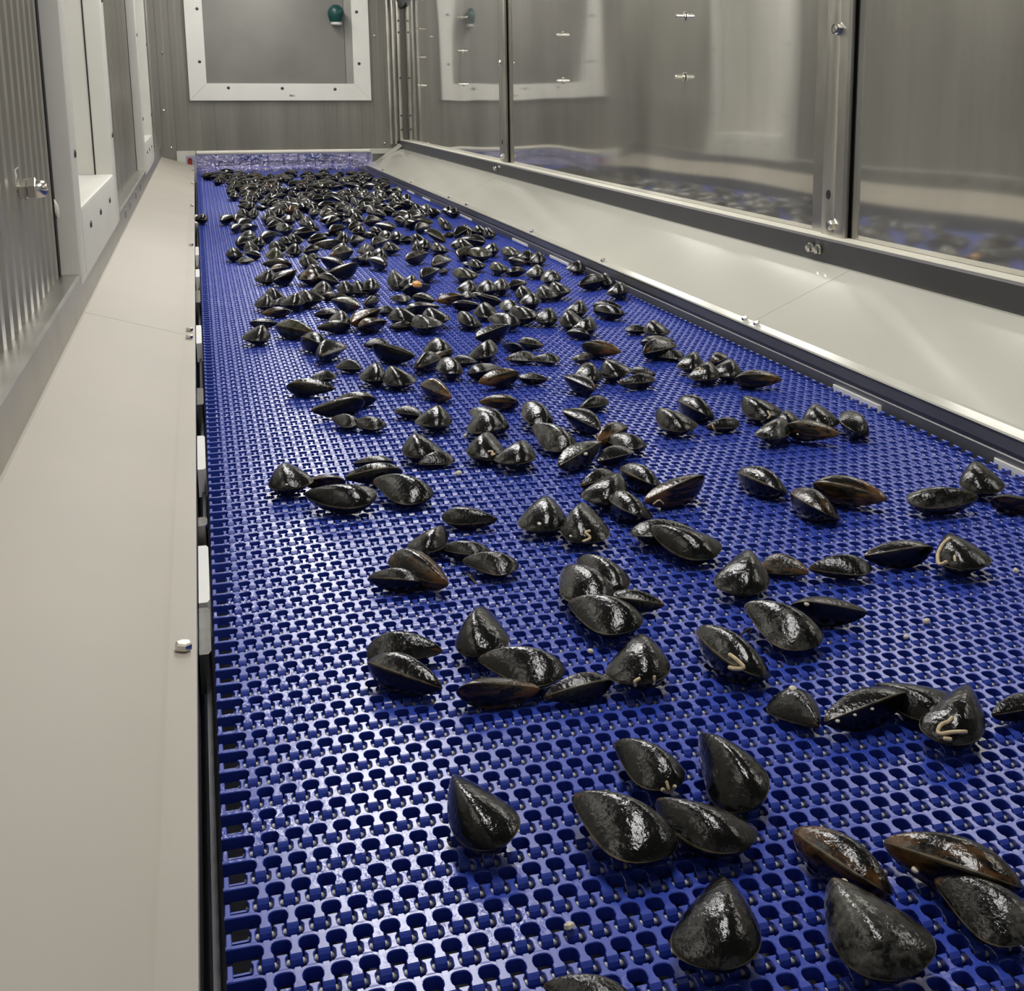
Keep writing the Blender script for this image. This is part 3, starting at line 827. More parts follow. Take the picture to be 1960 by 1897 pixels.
# id, tip x, tip y, blunt end x, y (pixels of the 1960x1897 frame, turned into places on the belt), roll, shape + tone, label
MUSSELS = [
    ('Z1', 872.9, 1485.7, 955.0, 1623.2, -15, 'sk', 'lone black mussel with brown tip at lower left of the belt'),
    ('Y1', 1175.7, 1423.6, 1298.8, 1504.0, -8, 'nk', 'glossy black mussel with small pale tube bits at its blunt end, beside a slim one'),
    ('Y2', 1337.8, 1412.1, 1450.3, 1543.0, -25, 'sk', 'slim black mussel standing on edge with a long white highlight along its ridge'),
    ('Y3', 1094.4, 1526.0, 1282.7, 1637.1, 0, 'wk', 'broad ridged mussel lying flat with yellowish rim, left of its matching neighbour'),
    ('Y4', 1257.4, 1532.4, 1429.6, 1625.7, 0, 'wk', 'broad ridged mussel lying flat, tucked against the blunt end of a similar one'),
    ('Y5', 1374.5, 1680.8, 1376.8, 1857.5, 0, 'wk', 'lone teardrop mussel with pointed end up, near the bottom edge centre right'),
    ('Y6', 1519.2, 1591.2, 1702.9, 1710.6, 35, 'sb', 'slim brown-tipped mussel half hidden behind a large scuffed grey mussel'),
    ('Y7', 1594.9, 1680.8, 1735.0, 1873.6, -5, 'wp', 'large scuffed grey-patched mussel near the bottom right corner'),
    ('Y8', 1691.4, 1611.9, 1960.0, 1701.4, 35, 'nb', 'long mussel with yellow-brown seam at the right edge, above a mottled one'),
    ('Y9', 1787.8, 1683.1, 1983.0, 1793.3, -5, 'wp', 'mottled mussel with pale rim cut by the right edge near the bottom'),
    ('Y10', 1046.2, 1889.7, 1211.5, 1926.4, 20, 'nk', 'mussel cut off by the bottom edge, only its back showing'),
    ('V1', 1564.6, 1392.2, 1493.2, 1327.2, -18, 'wk', 'plump black mussel with bright ridge, blunt side up, left of a chain of three'),
    ('V2', 1578.6, 1382.0, 1725.3, 1332.3, 45, 'sk', 'long mussel on edge with yellow specks along its seam, below a ridged one'),
    ('V3', 1676.8, 1310.6, 1817.1, 1368.0, -12, 'wk', 'ridged mussel lying behind two others that overlap it at the right'),
    ('V4', 1845.2, 1313.2, 1815.9, 1425.4, 0, 'nk', 'steep mussel with a pale worm tube bent across its lower end'),
    ('V5', 1902.6, 1368.0, 1993.2, 1343.8, 20, 'sk', 'grey-black mussel entering from the right edge at mid height'),
    ('X1', 847.2, 1248.0, 704.5, 1237.5, -14, 'wk', 'black mussel curving over another, at the left of the front row'),
    ('X2', 847.2, 1318.2, 711.0, 1269.2, 32, 'nk', 'black mussel with a long seam on top, directly under a curved one at left'),
    ('X3', 931.4, 1166.3, 915.1, 1257.8, 0, 'nk', 'upright dark mussel with a worn pointed top, leaning on a ribbed one'),
    ('X4', 913.5, 1262.7, 1080.0, 1292.0, -5, 'wk', 'big ribbed mussel lying flat behind a brown-sided one'),
    ('X5', 1034.3, 1318.2, 872.7, 1326.3, 55, 'sb', 'brown-sided mussel on edge with reddish seam in the front row'),
    ('X6', 1040.8, 1334.5, 1171.4, 1305.1, 40, 'sk', 'slim black mussel with a thin white streak, right of the brown-sided one'),
    ('X7', 1218.8, 1220.2, 1228.6, 1310.0, 0, 'wk', 'single teardrop mussel with white tube crumbs at its lower rim'),
    ('W1', 1424.6, 1055.6, 1422.9, 1139.7, 0, 'wk', 'steep pointed black mussel left of a small brown-ridged one'),
    ('W2', 1547.5, 1097.7, 1461.6, 1072.4, -15, 'wb', 'small mussel with a brown ridge between two black ones'),
    ('W3', 1547.5, 1089.2, 1668.7, 1085.9, -5, 'nk', 'smooth matte black mussel with pointed left end in a short row'),
    ('W4', 1653.6, 1064.7, 1784.9, 1053.9, 35, 'sk', 'slim mussel on edge whose left tip meets a matte black one'),
    ('W5', 1818.6, 1026.9, 1852.2, 1090.9, -5, 'wk', 'mussel with a cluster of cream tubes down its left side'),
    ('W6', 1424.6, 1158.3, 1566.0, 1235.7, -5, 'wp', 'big scuffed mussel with beard threads at its left and a ridged rim'),
    ('W7', 1660.3, 1172.4, 1508.8, 1164.3, 40, 'nk', 'dark mussel with one yellow spot, behind the big scuffed one'),
    ('W8', 1335.4, 1204.7, 1459.9, 1298.0, 20, 'sk', 'slim mussel with a cream V-shaped worm tube on its flank'),
    ('U1', 1104.0, 1072.0, 1188.2, 1132.6, -10, 'nk', 'mussel with an orange-brown tip rising behind two others'),
    ('U2', 1076.4, 1090.5, 1152.8, 1151.1, 0, 'wk', 'grey-sheened mussel in front of the orange-tipped one'),
    ('U3', 1272.3, 1158.5, 1156.2, 1148.4, 40, 'sk', 'thin mussel with a pale stripe, wedged behind a broad one'),
    ('U4', 1087.1, 1154.5, 1221.8, 1201.6, -5, 'wk', 'broad mussel with grey flecks at the front of a group of four'),
    ('S1', 1036.2, 953.8, 1042.5, 1017.5, 0, 'wk', 'pointed mussel with one pale chip, left of a pair'),
    ('S2', 1121.2, 966.2, 1115.0, 1040.0, 0, 'wk', 'pointed mussel carrying a small S-shaped cream worm tube'),
    ('S3', 1110.0, 931.2, 1167.5, 907.5, 20, 'wk', 'dark rounded mussel at the back of a clump of four'),
    ('S4', 1180.0, 910.0, 1150.0, 965.0, 0, 'wk', 'glossy peaked mussel in the middle of a clump'),
    ('S5', 1169.5, 949.5, 1230.0, 990.0, 20, 'nk', 'ribbed mussel pointing down right at the front of a clump'),
    ('S6', 1188.0, 898.0, 1257.5, 931.2, 30, 'sk', 'slim ribbed mussel lying just right of a clump'),
    ('S7', 1233.8, 958.8, 1345.0, 923.8, 45, 'nb', 'long dark brown mussel on edge with white threads under its left tip'),
    ('S8', 1335.0, 1021.2, 1203.8, 1020.0, 10, 'wk', 'grey-black mussel partly covered by a larger flat one'),
    ('S9', 1247.5, 1008.8, 1368.8, 1066.2, -8, 'wk', 'large flat mussel with a wide bright sheen, right of the worm-tube mussel'),
    ('R1', 553.8, 892.0, 553.8, 937.5, 5, 'wk', 'peaked mussel with one white speck at the left end of a group'),
    ('R2', 577.5, 922.5, 662.5, 922.5, 40, 'nb', 'brown-tinted mussel between a peaked one and a broad one'),
    ('R3', 583.8, 945.5, 717.0, 957.5, -8, 'wk', 'broad glossy mussel at the front of the left group'),
    ('R4', 677.5, 887.5, 752.5, 885.0, 25, 'nk', 'dull brownish mussel at the back of the left group'),
    ('R5', 660.0, 915.5, 771.2, 903.8, 45, 'nk', 'mussel with striped back lying over the back of the left group'),
    ('R6', 713.8, 920.5, 822.5, 955.0, -5, 'wk', 'broad mussel with dark rim at the right end of the left group'),
    ('R7', 952.5, 993.8, 846.2, 986.2, -5, 'wk', 'ribbed mussel alone above a cluster, blunt end to the left'),
    ('R8', 846.2, 1012.5, 806.2, 1057.5, 0, 'nk', 'narrow peaked mussel at the back of a five-mussel cluster'),
    ('R9', 841.2, 1048.8, 937.5, 1057.5, 5, 'wk', 'very dark mussel with a grey upper edge in a five-mussel cluster'),
    ('R10', 883.8, 1074.5, 992.0, 1087.5, -5, 'wk', 'glossy mussel with green threads at its left end, right of a cluster'),
    ('R11', 858.8, 1118.8, 757.5, 1062.5, 0, 'nb', 'brown-grey mussel leaning down over another in a cluster'),
    ('R12', 705.0, 1106.5, 817.5, 1115.5, 25, 'nk', 'mussel on edge at the lower left of a cluster, striped top'),
    ('T1', 1412.1, 904.6, 1500.0, 941.6, 30, 'sk', 'slim mussel alone, left of a big brown one'),
    ('T2', 1698.7, 955.8, 1554.2, 931.7, 40, 'nb', 'big chestnut brown mussel with yellow seam'),
    ('T3', 1516.0, 943.7, 1593.4, 988.9, 30, 'nb', 'brown mussel pointing down right beside the big chestnut one'),
    ('T4', 1872.7, 951.9, 1737.2, 960.3, -5, 'np', 'grey wrinkled mussel lying flat at the right'),
    ('T5', 1872.1, 886.6, 1878.7, 945.3, 0, 'wk', 'upright mussel behind the grey wrinkled one, near the right rail'),
    ('T6', 1996.1, 966.3, 1893.2, 961.8, 50, 'nb', 'mussel with a yellow seam cut by the right edge'),
    ('Q1', 1260.4, 785.1, 1313.9, 825.7, -5, 'wk', 'wide triangular mussel with a water drop shine, alone at centre right'),
    ('Q2', 1298.6, 766.3, 1358.9, 797.5, 30, 'sk', 'slim mussel behind the wide triangular one'),
    ('Q3', 1350.3, 817.4, 1413.6, 808.1, -5, 'wk', 'wide mussel with a pale curl at its left, in the centre right row'),
    ('Q4', 1423.7, 761.6, 1475.8, 802.2, -5, 'wk', 'ridged mussel with a white curved scar, in the centre right row'),
    ('Q5', 1496.9, 808.1, 1471.1, 839.7, 0, 'np', 'small pale grey mussel leaning on a brown one'),
    ('Q6', 1512.2, 792.8, 1509.8, 817.4, 0, 'nk', 'small dark mussel behind the pale grey one'),
    ('Q7', 1607.2, 832.7, 1501.6, 822.1, 55, 'nb', 'shiny dark brown mussel on edge lying in front of several others'),
    ('Q8', 1565.0, 777.6, 1570.9, 818.6, 0, 'wk', 'steep mussel with white scratches behind the shiny brown one'),
    ('Q9', 1612.4, 789.8, 1648.3, 831.5, 20, 'nk', 'mussel at the right end of its row, pointing down right'),
    ('P1', 916.8, 769.9, 993.9, 771.8, 45, 'nb', 'golden brown mussel on edge above a row of black ones'),
    ('P2', 898.6, 786.1, 966.1, 821.1, 15, 'nk', 'mussel under another, pointing down right, below the golden brown one'),
    ('P3', 909.3, 797.5, 940.4, 826.4, -5, 'wk', 'scratched mussel lying on the back of its neighbour'),
    ('P4', 1002.5, 772.9, 1044.3, 814.6, 10, 'nk', 'mussel with a white ridge line, upper of a touching pair'),
    ('P5', 1018.6, 816.8, 1092.5, 859.6, -8, 'np', 'wrinkled shining mussel, lower of a touching pair'),
    ('P6', 1109.6, 780.4, 1157.9, 765.4, 0, 'wk', 'rough-topped mussel above a smooth pointed one'),
    ('P7', 1147.1, 823.2, 1089.3, 790.4, 25, 'nk', 'smooth mussel with a grey triangular face, below a rough-topped one'),
    ('P8', 943.6, 833.9, 921.1, 880.0, -5, 'wk', 'triangular mussel with a yellow curled tube on its face'),
    ('P9', 997.1, 850.0, 984.3, 888.6, 0, 'wk', 'small triangular mussel just right of the one with a curled tube'),
    ('P10', 1070.0, 891.8, 1140.7, 855.4, 35, 'np', 'silvery mussel with a cream spot, left end of a clump'),
    ('P11', 1139.6, 847.9, 1191.1, 821.1, 30, 'nb', 'brown mussel at the back of a clump'),
    ('P12', 1142.9, 883.2, 1201.8, 862.9, 10, 'wk', 'very dark mussel with a white patch in the middle of a clump'),
    ('P13', 1156.8, 840.4, 1233.9, 856.4, 0, 'wk', 'dark rounded mussel at the right end of a clump'),
    ('O1', 595.8, 784.9, 697.9, 772.6, 50, 'sk', 'long mussel with a white top stripe on the glare'),
    ('O2', 638.1, 769.0, 720.8, 764.6, 35, 'np', 'grey mussel lying behind the long white-striped one'),
    ('O3', 634.9, 802.0, 685.6, 813.9, -5, 'nk', 'small grey mussel half under a triangular one'),
    ('O4', 668.9, 810.8, 738.4, 814.8, -5, 'wk', 'dark triangular mussel with a worn upper edge'),
    ('O5', 803.2, 794.9, 764.8, 786.1, 10, 'wk', 'small mussel with a horizontal rim line'),
    ('O6', 829.9, 781.9, 833.5, 817.4, 0, 'wk', 'peaked mussel with greenish sheen, right of a small rimmed one'),
    ('O7', 797.4, 835.9, 810.6, 877.3, 0, 'wk', 'triangular dull mussel behind a glossy dark one'),
    ('O8', 803.5, 887.9, 863.4, 874.7, -10, 'wk', 'glossy dark triangular mussel with ragged shine'),
    ('L1', 578.4, 649.2, 623.9, 664.6, 40, 'nk', 'mussel whose dark belly faces front, left part of the belt'),
    ('L2', 613.3, 682.8, 643.2, 662.0, 5, 'nk', 'small triangular mussel touching a dark-bellied one'),
    ('L3', 699.2, 660.8, 740.0, 655.0, 5, 'wk', 'grey-backed mussel behind a long ribbed one'),
    ('L4', 793.7, 681.4, 715.7, 672.0, 45, 'nk', 'long ribbed mussel pointing right'),
    ('L5', 690.7, 706.5, 651.1, 697.2, -5, 'wk', 'rough mussel at the left of a row of three'),
    ('L6', 709.2, 701.6, 718.9, 729.8, 0, 'nk', 'ridged mussel in the middle of a row of three'),
    ('L7', 748.8, 704.2, 769.9, 738.6, -5, 'wk', 'mussel with a jagged bright ridge, right of a row of three'),
    ('L8', 592.2, 728.0, 641.5, 717.4, 0, 'nk', 'folded looking mussel behind a flat one on the glare'),
    ('L9', 641.5, 744.2, 547.8, 742.4, 50, 'sk', 'flat mussel on edge at the left, in front of a folded looking one'),
    ('L10', 864.1, 761.5, 816.1, 735.9, 20, 'nb', 'mussel with a brown blunt end, alone in the middle of the belt'),
    ('M1', 826.1, 653.2, 845.1, 676.6, -5, 'wk', 'peaked mussel at the top of a star-shaped clump'),
    ('M2', 793.2, 704.8, 831.4, 684.9, 15, 'nk', 'pointed mussel at the left of a star-shaped clump'),
    ('M3', 831.0, 683.2, 864.8, 675.1, 55, 'sb', 'thin brown mussel across the centre of a star-shaped clump'),
    ('M4', 841.6, 690.7, 872.4, 716.2, 10, 'nk', 'mussel pointing down right at the bottom of a star-shaped clump'),
    ('M5', 912.0, 693.7, 864.5, 689.0, -5, 'nk', 'dull dark mussel at the right of a star-shaped clump'),
    ('M6', 938.4, 654.6, 919.9, 686.3, 5, 'wk', 'single mussel with one straight white ridge, between two clumps'),
    ('M7', 962.2, 660.8, 998.3, 667.0, 40, 'nk', 'dark mussel at the back left of a wet clump'),
    ('M8', 1040.9, 662.0, 994.7, 654.3, 15, 'np', 'pale-backed mussel at the back of a wet clump'),
    ('M9', 968.3, 688.4, 1026.4, 682.8, -5, 'wp', 'speckled silvery mussel at the front of a wet clump'),
    ('M10', 1024.7, 689.0, 1066.0, 687.2, -5, 'wk', 'dark blocky mussel at the right of a wet clump'),
    ('M11', 959.5, 703.9, 896.2, 716.2, 15, 'nk', 'speckled mussel half behind a brown-striped one'),
    ('M12', 915.5, 733.0, 992.1, 718.9, 40, 'nb', 'brown-striped mussel with a pale edge'),
    ('M13', 1042.3, 726.5, 996.5, 724.2, 15, 'nk', 'mussel with a crumpled left end right of the brown-striped one'),
    ('N1', 1189.1, 674.6, 1113.5, 665.7, 45, 'nb', 'brown ribbed mussel with a sharp right tip'),
    ('N2', 1131.6, 681.2, 1102.2, 688.7, 0, 'np', 'small pale worn mussel in front of the brown ribbed one'),
    ('N3', 1113.5, 699.9, 1133.2, 728.6, 10, 'nk', 'dark mussel in the middle of a stack of three'),
    ('N4', 1136.3, 746.2, 1089.3, 726.7, 30, 'nk', 'mussel at the bottom of a stack of three'),
    ('N5', 1163.7, 692.4, 1183.2, 721.5, -5, 'wk', 'triangular mussel left of a striped oval one'),
    ('N6', 1253.6, 716.8, 1210.2, 709.8, 10, 'wk', 'round backed mussel hidden behind a striped oval one'),
    ('N7', 1184.4, 734.4, 1253.6, 726.2, 5, 'np', 'striped oval mussel with silvery bands'),
    ('N8', 1291.2, 652.3, 1225.5, 656.3, 25, 'nk', 'mussel at the back of three stepped ones'),
    ('N9', 1232.5, 676.9, 1281.8, 659.3, 5, 'nk', 'middle mussel of three stepped ones'),
    ('N10', 1254.8, 681.2, 1309.9, 680.5, -8, 'wk', 'front mussel of three stepped ones, dark with a pale lower rim'),
    ('N11', 1325.7, 678.3, 1320.5, 707.4, 0, 'nk', 'steep mussel with pale face right of three stepped ones'),
    ('N12', 1348.2, 696.9, 1351.0, 728.6, 0, 'wk', 'mussel with a cream stain on its shoulder'),
    ('N13', 1385.0, 679.3, 1369.8, 694.5, 20, 'nb', 'small crusted brown mussel behind a smooth one'),
    ('N14', 1390.9, 692.2, 1393.3, 722.7, 0, 'wk', 'smooth peaked mussel at the right of its row'),
    ('N15', 1497.0, 727.4, 1404.5, 727.4, 45, 'nb', 'dark brown mussel with fine golden lines lying alone'),
    ('K1', 1108.3, 579.1, 1103.9, 599.8, 0, 'nk', 'upper mussel of a leaning pair near the right'),
    ('K2', 1092.0, 596.7, 1093.4, 626.2, 0, 'wk', 'striped steep mussel, lower of a leaning pair'),
    ('K3', 1129.5, 617.1, 1114.5, 633.3, 5, 'nk', 'small mussel resting on a boat-shaped one'),
    ('K4', 1083.7, 637.2, 1130.0, 643.0, 35, 'nk', 'boat-shaped mussel with a pale top'),
    ('K5', 1189.3, 587.9, 1133.9, 584.9, 15, 'nk', 'back mussel of a nested pair near the right rail'),
    ('K6', 1135.6, 592.8, 1192.8, 601.6, 10, 'nk', 'front mussel of a nested pair near the right rail'),
    ('K7', 1232.4, 632.4, 1206.0, 630.7, 5, 'wk', 'left mussel of two with peaked tops'),
    ('K8', 1252.1, 618.7, 1257.1, 640.3, 0, 'wk', 'right mussel of two with peaked tops, streaked'),
    ('K9', 1187.5, 547.4, 1179.6, 564.6, 5, 'nk', 'small mussel close against the right rail'),
    ('J1', 745.3, 572.0, 787.9, 573.4, -10, 'wp', 'grey oval mussel lying flat'),
    ('J2', 833.3, 576.1, 792.8, 569.9, 30, 'nk', ''),
    ('J3', 833.3, 577.0, 888.2, 570.8, 35, 'nb', 'golden-topped mussel beside a very black one'),
    ('J4', 919.5, 584.0, 862.9, 584.4, 25, 'wk', 'jet black mussel in shade at the middle'),
    ('J5', 841.2, 586.8, 773.1, 594.9, 25, 'np', 'mussel with a bright ribbed blunt end'),
    ('J6', 762.9, 597.2, 775.2, 614.8, 0, 'wk', ''),
    ('J7', 746.2, 626.2, 787.9, 621.0, -5, 'nk', ''),
    ('J8', 792.8, 612.5, 829.8, 626.2, -5, 'wp', ''),
    ('J9', 826.2, 598.1, 834.2, 615.7, 0, 'wk', ''),
    ('J10', 879.1, 600.7, 909.9, 626.2, 10, 'nk', 'mussel with a black diagonal face, left of a peaked one'),
    ('J11', 933.6, 582.2, 926.6, 608.6, 0, 'wk', 'peaked mussel with a white left face'),
    ('J12', 932.7, 610.8, 991.7, 621.0, -5, 'nk', 'dark flat mussel right of a peaked one'),
    ('J13', 909.9, 645.6, 970.9, 631.5, 40, 'nk', 'leaf-shaped mussel with a matte back'),
    ('J14', 956.5, 582.2, 986.4, 592.8, -5, 'np', ''),
    ('J15', 975.0, 594.6, 1021.6, 609.5, 0, 'nk', ''),
    ('J16', 1046.6, 592.8, 1046.3, 618.3, 0, 'wk', ''),
    ('J18', 892.8, 540.0, 896.7, 560.2, 0, 'wk', ''),
    ('J19', 884.3, 562.9, 899.3, 569.6, 0, 'np', ''),
    ('J20', 900.2, 566.4, 926.6, 568.5, 0, 'np', ''),
    ('J21', 960.0, 577.8, 914.3, 572.0, 35, 'nk', ''),
    ('J22', 921.3, 545.3, 937.1, 557.2, 0, 'np', ''),
    ('J23', 954.7, 541.8, 956.9, 555.5, 0, 'np', ''),
    ('J24', 1005.8, 551.4, 1000.5, 569.9, 0, 'nk', ''),
    ('J25', 1005.8, 569.0, 1019.9, 581.4, 0, 'nk', ''),
    ('J26', 1042.8, 548.8, 1046.3, 570.8, 0, 'wp', ''),
    ('J27', 1056.8, 547.0, 1078.8, 562.9, 0, 'np', ''),
    ('I1', 504.0, 567.9, 509.3, 588.2, 0, 'nk', ''),
    ('I2', 518.1, 560.0, 530.4, 570.6, 10, 'nk', ''),
    ('I3', 553.3, 575.8, 519.8, 582.0, -5, 'np', ''),
    ('I4', 567.4, 570.6, 558.6, 584.6, 0, 'nk', ''),
    ('I5', 500.5, 601.4, 555.4, 597.0, 35, 'nb', ''),
    ('I6', 531.3, 618.1, 477.2, 619.5, 25, 'np', ''),
    ('I7', 499.1, 626.9, 489.0, 653.3, 0, 'wk', ''),
    ('I8', 602.6, 637.4, 530.4, 627.2, 25, 'no', ''),
    ('I11', 581.5, 561.8, 599.1, 579.4, -5, 'wk', ''),
    ('I12', 665.1, 567.9, 611.4, 569.7, 45, 'sk', ''),
    ('I13', 688.8, 586.4, 642.2, 578.0, 25, 'no', ''),
    ('I14', 695.9, 582.9, 718.7, 573.7, 10, 'nk', ''),
    ('I15', 600.8, 602.6, 657.1, 598.7, 10, 'nk', ''),
    ('I16', 643.1, 604.9, 653.6, 619.8, 0, 'np', ''),
    ('I17', 606.1, 628.6, 671.2, 624.8, 45, 'nk', ''),
    ('I18', 668.6, 619.0, 722.3, 600.5, 35, 'nb', ''),
    ('I19', 722.3, 597.0, 748.7, 593.1, 0, 'wk', ''),
    ('I20', 739.9, 614.6, 687.1, 627.2, 30, 'nb', ''),
    ('F2', 501.9, 505.6, 559.0, 506.9, 50, 'sk', ''),
    ('F3', 517.5, 516.2, 549.0, 511.2, 15, 'nb', ''),
    ('F4', 515.0, 518.8, 506.5, 540.0, 0, 'wk', ''),
    ('F5', 515.0, 539.4, 567.8, 523.8, 40, 'nk', ''),
    ('F6', 570.0, 525.0, 608.8, 536.2, 5, 'wb', ''),
    ('F7', 650.0, 541.2, 610.0, 533.8, 25, 'nk', ''),
    ('F8', 595.0, 512.5, 610.6, 526.2, 0, 'np', ''),
    ('F9', 585.0, 491.2, 593.1, 508.1, 0, 'wp', ''),
    ('F10', 592.5, 490.0, 607.8, 493.8, 10, 'np', ''),
    ('F11', 656.2, 506.2, 620.0, 500.0, 30, 'nk', ''),
    ('F12', 626.9, 523.1, 682.8, 514.4, 45, 'nk', ''),
    ('F13', 613.1, 541.9, 620.0, 563.8, 0, 'wp', ''),
    ('F15', 662.5, 541.2, 666.2, 561.2, 0, 'wk', ''),
    ('F16', 685.0, 540.6, 693.8, 561.2, 0, 'wk', ''),
    ('G1', 753.8, 517.5, 765.0, 553.8, 0, 'wp', ''),
    ('G2', 787.5, 530.0, 781.2, 550.0, 0, 'nk', ''),
    ('G3', 825.0, 547.5, 772.5, 556.2, 35, 'nk', 'black mussel with an orange lump lying on it'),
    ('G4', 803.1, 533.8, 832.8, 517.2, 25, 'nk', ''),
    ('G5', 830.0, 493.1, 857.5, 492.5, 20, 'sp', ''),
    ('G6', 828.8, 508.8, 852.8, 498.8, 15, 'np', ''),
    ('G7', 838.8, 523.1, 856.2, 518.8, 20, 'sk', ''),
    ('G8', 853.8, 518.8, 921.5, 533.8, -5, 'no', ''),
    ('G9', 885.0, 505.0, 897.5, 506.9, 0, 'np', ''),
    ('G10', 900.0, 503.8, 920.2, 511.2, 0, 'nk', ''),
    ('G11', 702.5, 541.2, 711.2, 555.0, 0, 'np', ''),
    ('G12', 775.0, 497.5, 814.0, 488.5, 25, 'np', ''),
    ('H1', 955.0, 478.8, 996.2, 490.0, 0, 'no', ''),
    ('H2', 1000.0, 485.0, 1014.0, 496.5, 10, 'nk', ''),
    ('H3', 1009.0, 503.1, 973.1, 499.0, 30, 'np', ''),
    ('H4', 1026.2, 485.0, 1030.0, 503.8, 0, 'wk', ''),
    ('H5', 941.9, 509.4, 962.8, 517.5, 0, 'no', ''),
    ('H6', 1007.5, 518.1, 968.8, 522.5, 15, 'nk', ''),
    ('H7', 1025.0, 510.6, 1025.2, 528.8, 0, 'wp', ''),
    ('H8', 1037.5, 526.2, 1065.6, 537.5, -5, 'np', ''),
    ('H9', 972.5, 548.8, 1005.2, 541.9, 10, 'nk', ''),
    ('H11', 1102.5, 501.9, 1104.0, 519.4, 0, 'wp', ''),
    ('H12', 1105.0, 546.2, 1152.8, 536.2, 15, 'nk', ''),
    ('H13', 1163.8, 526.2, 1158.8, 545.2, 0, 'nk', ''),
    ('E1', 857.5, 396.9, 856.5, 409.4, 0, 'np', ''),
    ('E2', 861.2, 402.5, 872.8, 410.0, 0, 'nk', ''),
    ('E7', 830.0, 400.0, 830.0, 413.1, 0, 'wk', ''),
    ('E9', 830.0, 426.2, 792.5, 425.0, 35, 'no', ''),
    ('E10', 794.4, 440.0, 817.5, 432.5, 10, 'nk', ''),
    ('E11', 840.0, 417.5, 860.2, 438.8, 10, 'np', ''),
    ('E12', 853.8, 462.5, 815.0, 440.0, 15, 'no', ''),
    ('E13', 846.2, 451.2, 870.2, 448.8, 15, 'np', ''),
    ('E14', 870.0, 452.5, 890.0, 435.0, 10, 'nk', ''),
    ('E15', 888.8, 431.2, 900.0, 450.0, 0, 'nk', ''),
    ('E16', 912.5, 437.5, 923.8, 446.2, 0, 'nk', ''),
    ('E17', 931.2, 437.5, 940.0, 452.5, 0, 'nk', ''),
    ('E18', 931.9, 463.8, 887.8, 457.5, 15, 'wk', ''),
    ('E19', 877.5, 458.8, 875.0, 475.2, 0, 'np', ''),
    ('E20', 891.2, 462.5, 886.2, 476.5, 0, 'np', ''),
    ('E21', 871.2, 492.5, 900.0, 477.5, 45, 'sp', ''),
    ('E22', 888.8, 483.8, 940.2, 488.8, -5, 'no', ''),
    ('E23', 933.8, 471.9, 944.0, 483.8, 0, 'nk', ''),
    ('E24', 821.2, 470.0, 856.5, 483.8, 5, 'np', ''),
    ('E28', 803.8, 462.5, 798.8, 481.2, 0, 'np', ''),
    ('E29', 811.2, 462.5, 809.0, 477.8, 0, 'nk', ''),
    ('D1', 612.5, 413.8, 635.2, 408.8, 15, 'np', ''),
    ('D3', 612.5, 432.5, 655.0, 418.8, 20, 'wk', ''),
    ('D4', 627.5, 443.8, 657.8, 436.2, 15, 'nk', ''),
    ('D5', 613.8, 448.8, 636.5, 448.8, 15, 'nk', ''),
    ('D6', 640.0, 447.5, 662.8, 448.8, 10, 'no', ''),
    ('D7', 600.0, 467.5, 652.8, 465.0, 40, 'so', ''),
    ('D8', 653.8, 445.0, 657.8, 465.0, 0, 'nk', ''),
    ('D10', 675.0, 412.5, 691.5, 423.8, 10, 'nk', ''),
    ('D11', 692.5, 426.2, 729.0, 418.8, 0, 'np', ''),
    ('D12', 663.1, 438.1, 691.5, 431.2, 20, 'nk', ''),
    ('D13', 688.8, 437.5, 685.2, 447.5, 0, 'nk', ''),
    ('D14', 756.2, 436.2, 722.5, 432.5, 25, 'no', ''),
    ('D15', 691.2, 450.0, 721.5, 451.2, 25, 'np', ''),
    ('D16', 706.2, 441.2, 730.2, 445.0, 15, 'nk', ''),
    ('D17', 672.5, 463.8, 689.0, 457.5, 0, 'nk', ''),
    ('D18', 725.0, 448.8, 745.2, 453.8, 0, 'np', ''),
    ('D19', 705.0, 472.5, 740.2, 457.5, 15, 'np', ''),
    ('D20', 690.0, 488.8, 706.5, 472.5, 10, 'np', ''),
    ('D21', 738.8, 470.0, 755.2, 480.0, 0, 'np', ''),
    ('D22', 746.2, 450.0, 766.5, 458.8, 0, 'nk', ''),
    ('D23', 762.5, 461.2, 792.8, 457.5, 0, 'wk', ''),
    ('D24', 800.0, 452.5, 800.2, 465.0, 0, 'nk', ''),
    ('D25', 787.5, 429.4, 751.2, 418.8, 20, 'np', ''),
    ('D26', 775.0, 415.0, 784.0, 422.5, 0, 'nk', ''),
    ('D27', 627.5, 490.0, 675.2, 481.2, 15, 'no', ''),
    ('D28', 653.8, 471.2, 652.5, 482.5, 0, 'np', ''),
    ('D30', 671.2, 496.9, 709.0, 500.0, 35, 'nk', ''),
    ('D31', 741.2, 510.0, 711.2, 497.5, 25, 'nk', ''),
    ('D32', 722.5, 476.2, 726.5, 498.8, 0, 'wk', ''),
    ('D33', 708.8, 488.8, 700.0, 497.8, 0, 'sp', ''),
    ('C1', 414.4, 425.0, 450.2, 415.0, 20, 'nk', ''),
    ('C2', 451.2, 405.0, 480.2, 413.8, 15, 'np', ''),
    ('C3', 486.2, 400.0, 482.8, 416.2, 0, 'np', ''),
    ('C4', 446.2, 425.0, 465.2, 413.8, 10, 'np', ''),
    ('C5', 453.8, 431.2, 476.5, 423.8, 15, 'nk', ''),
    ('C6', 443.8, 438.8, 459.0, 433.8, 30, 'sk', ''),
    ('C7', 501.2, 432.5, 456.2, 441.2, 25, 'np', ''),
    ('C8', 456.2, 446.2, 490.2, 457.5, 10, 'np', ''),
    ('C9', 453.8, 468.8, 474.0, 460.0, 10, 'nk', ''),
    ('C10', 480.0, 463.8, 480.2, 482.8, 0, 'np', ''),
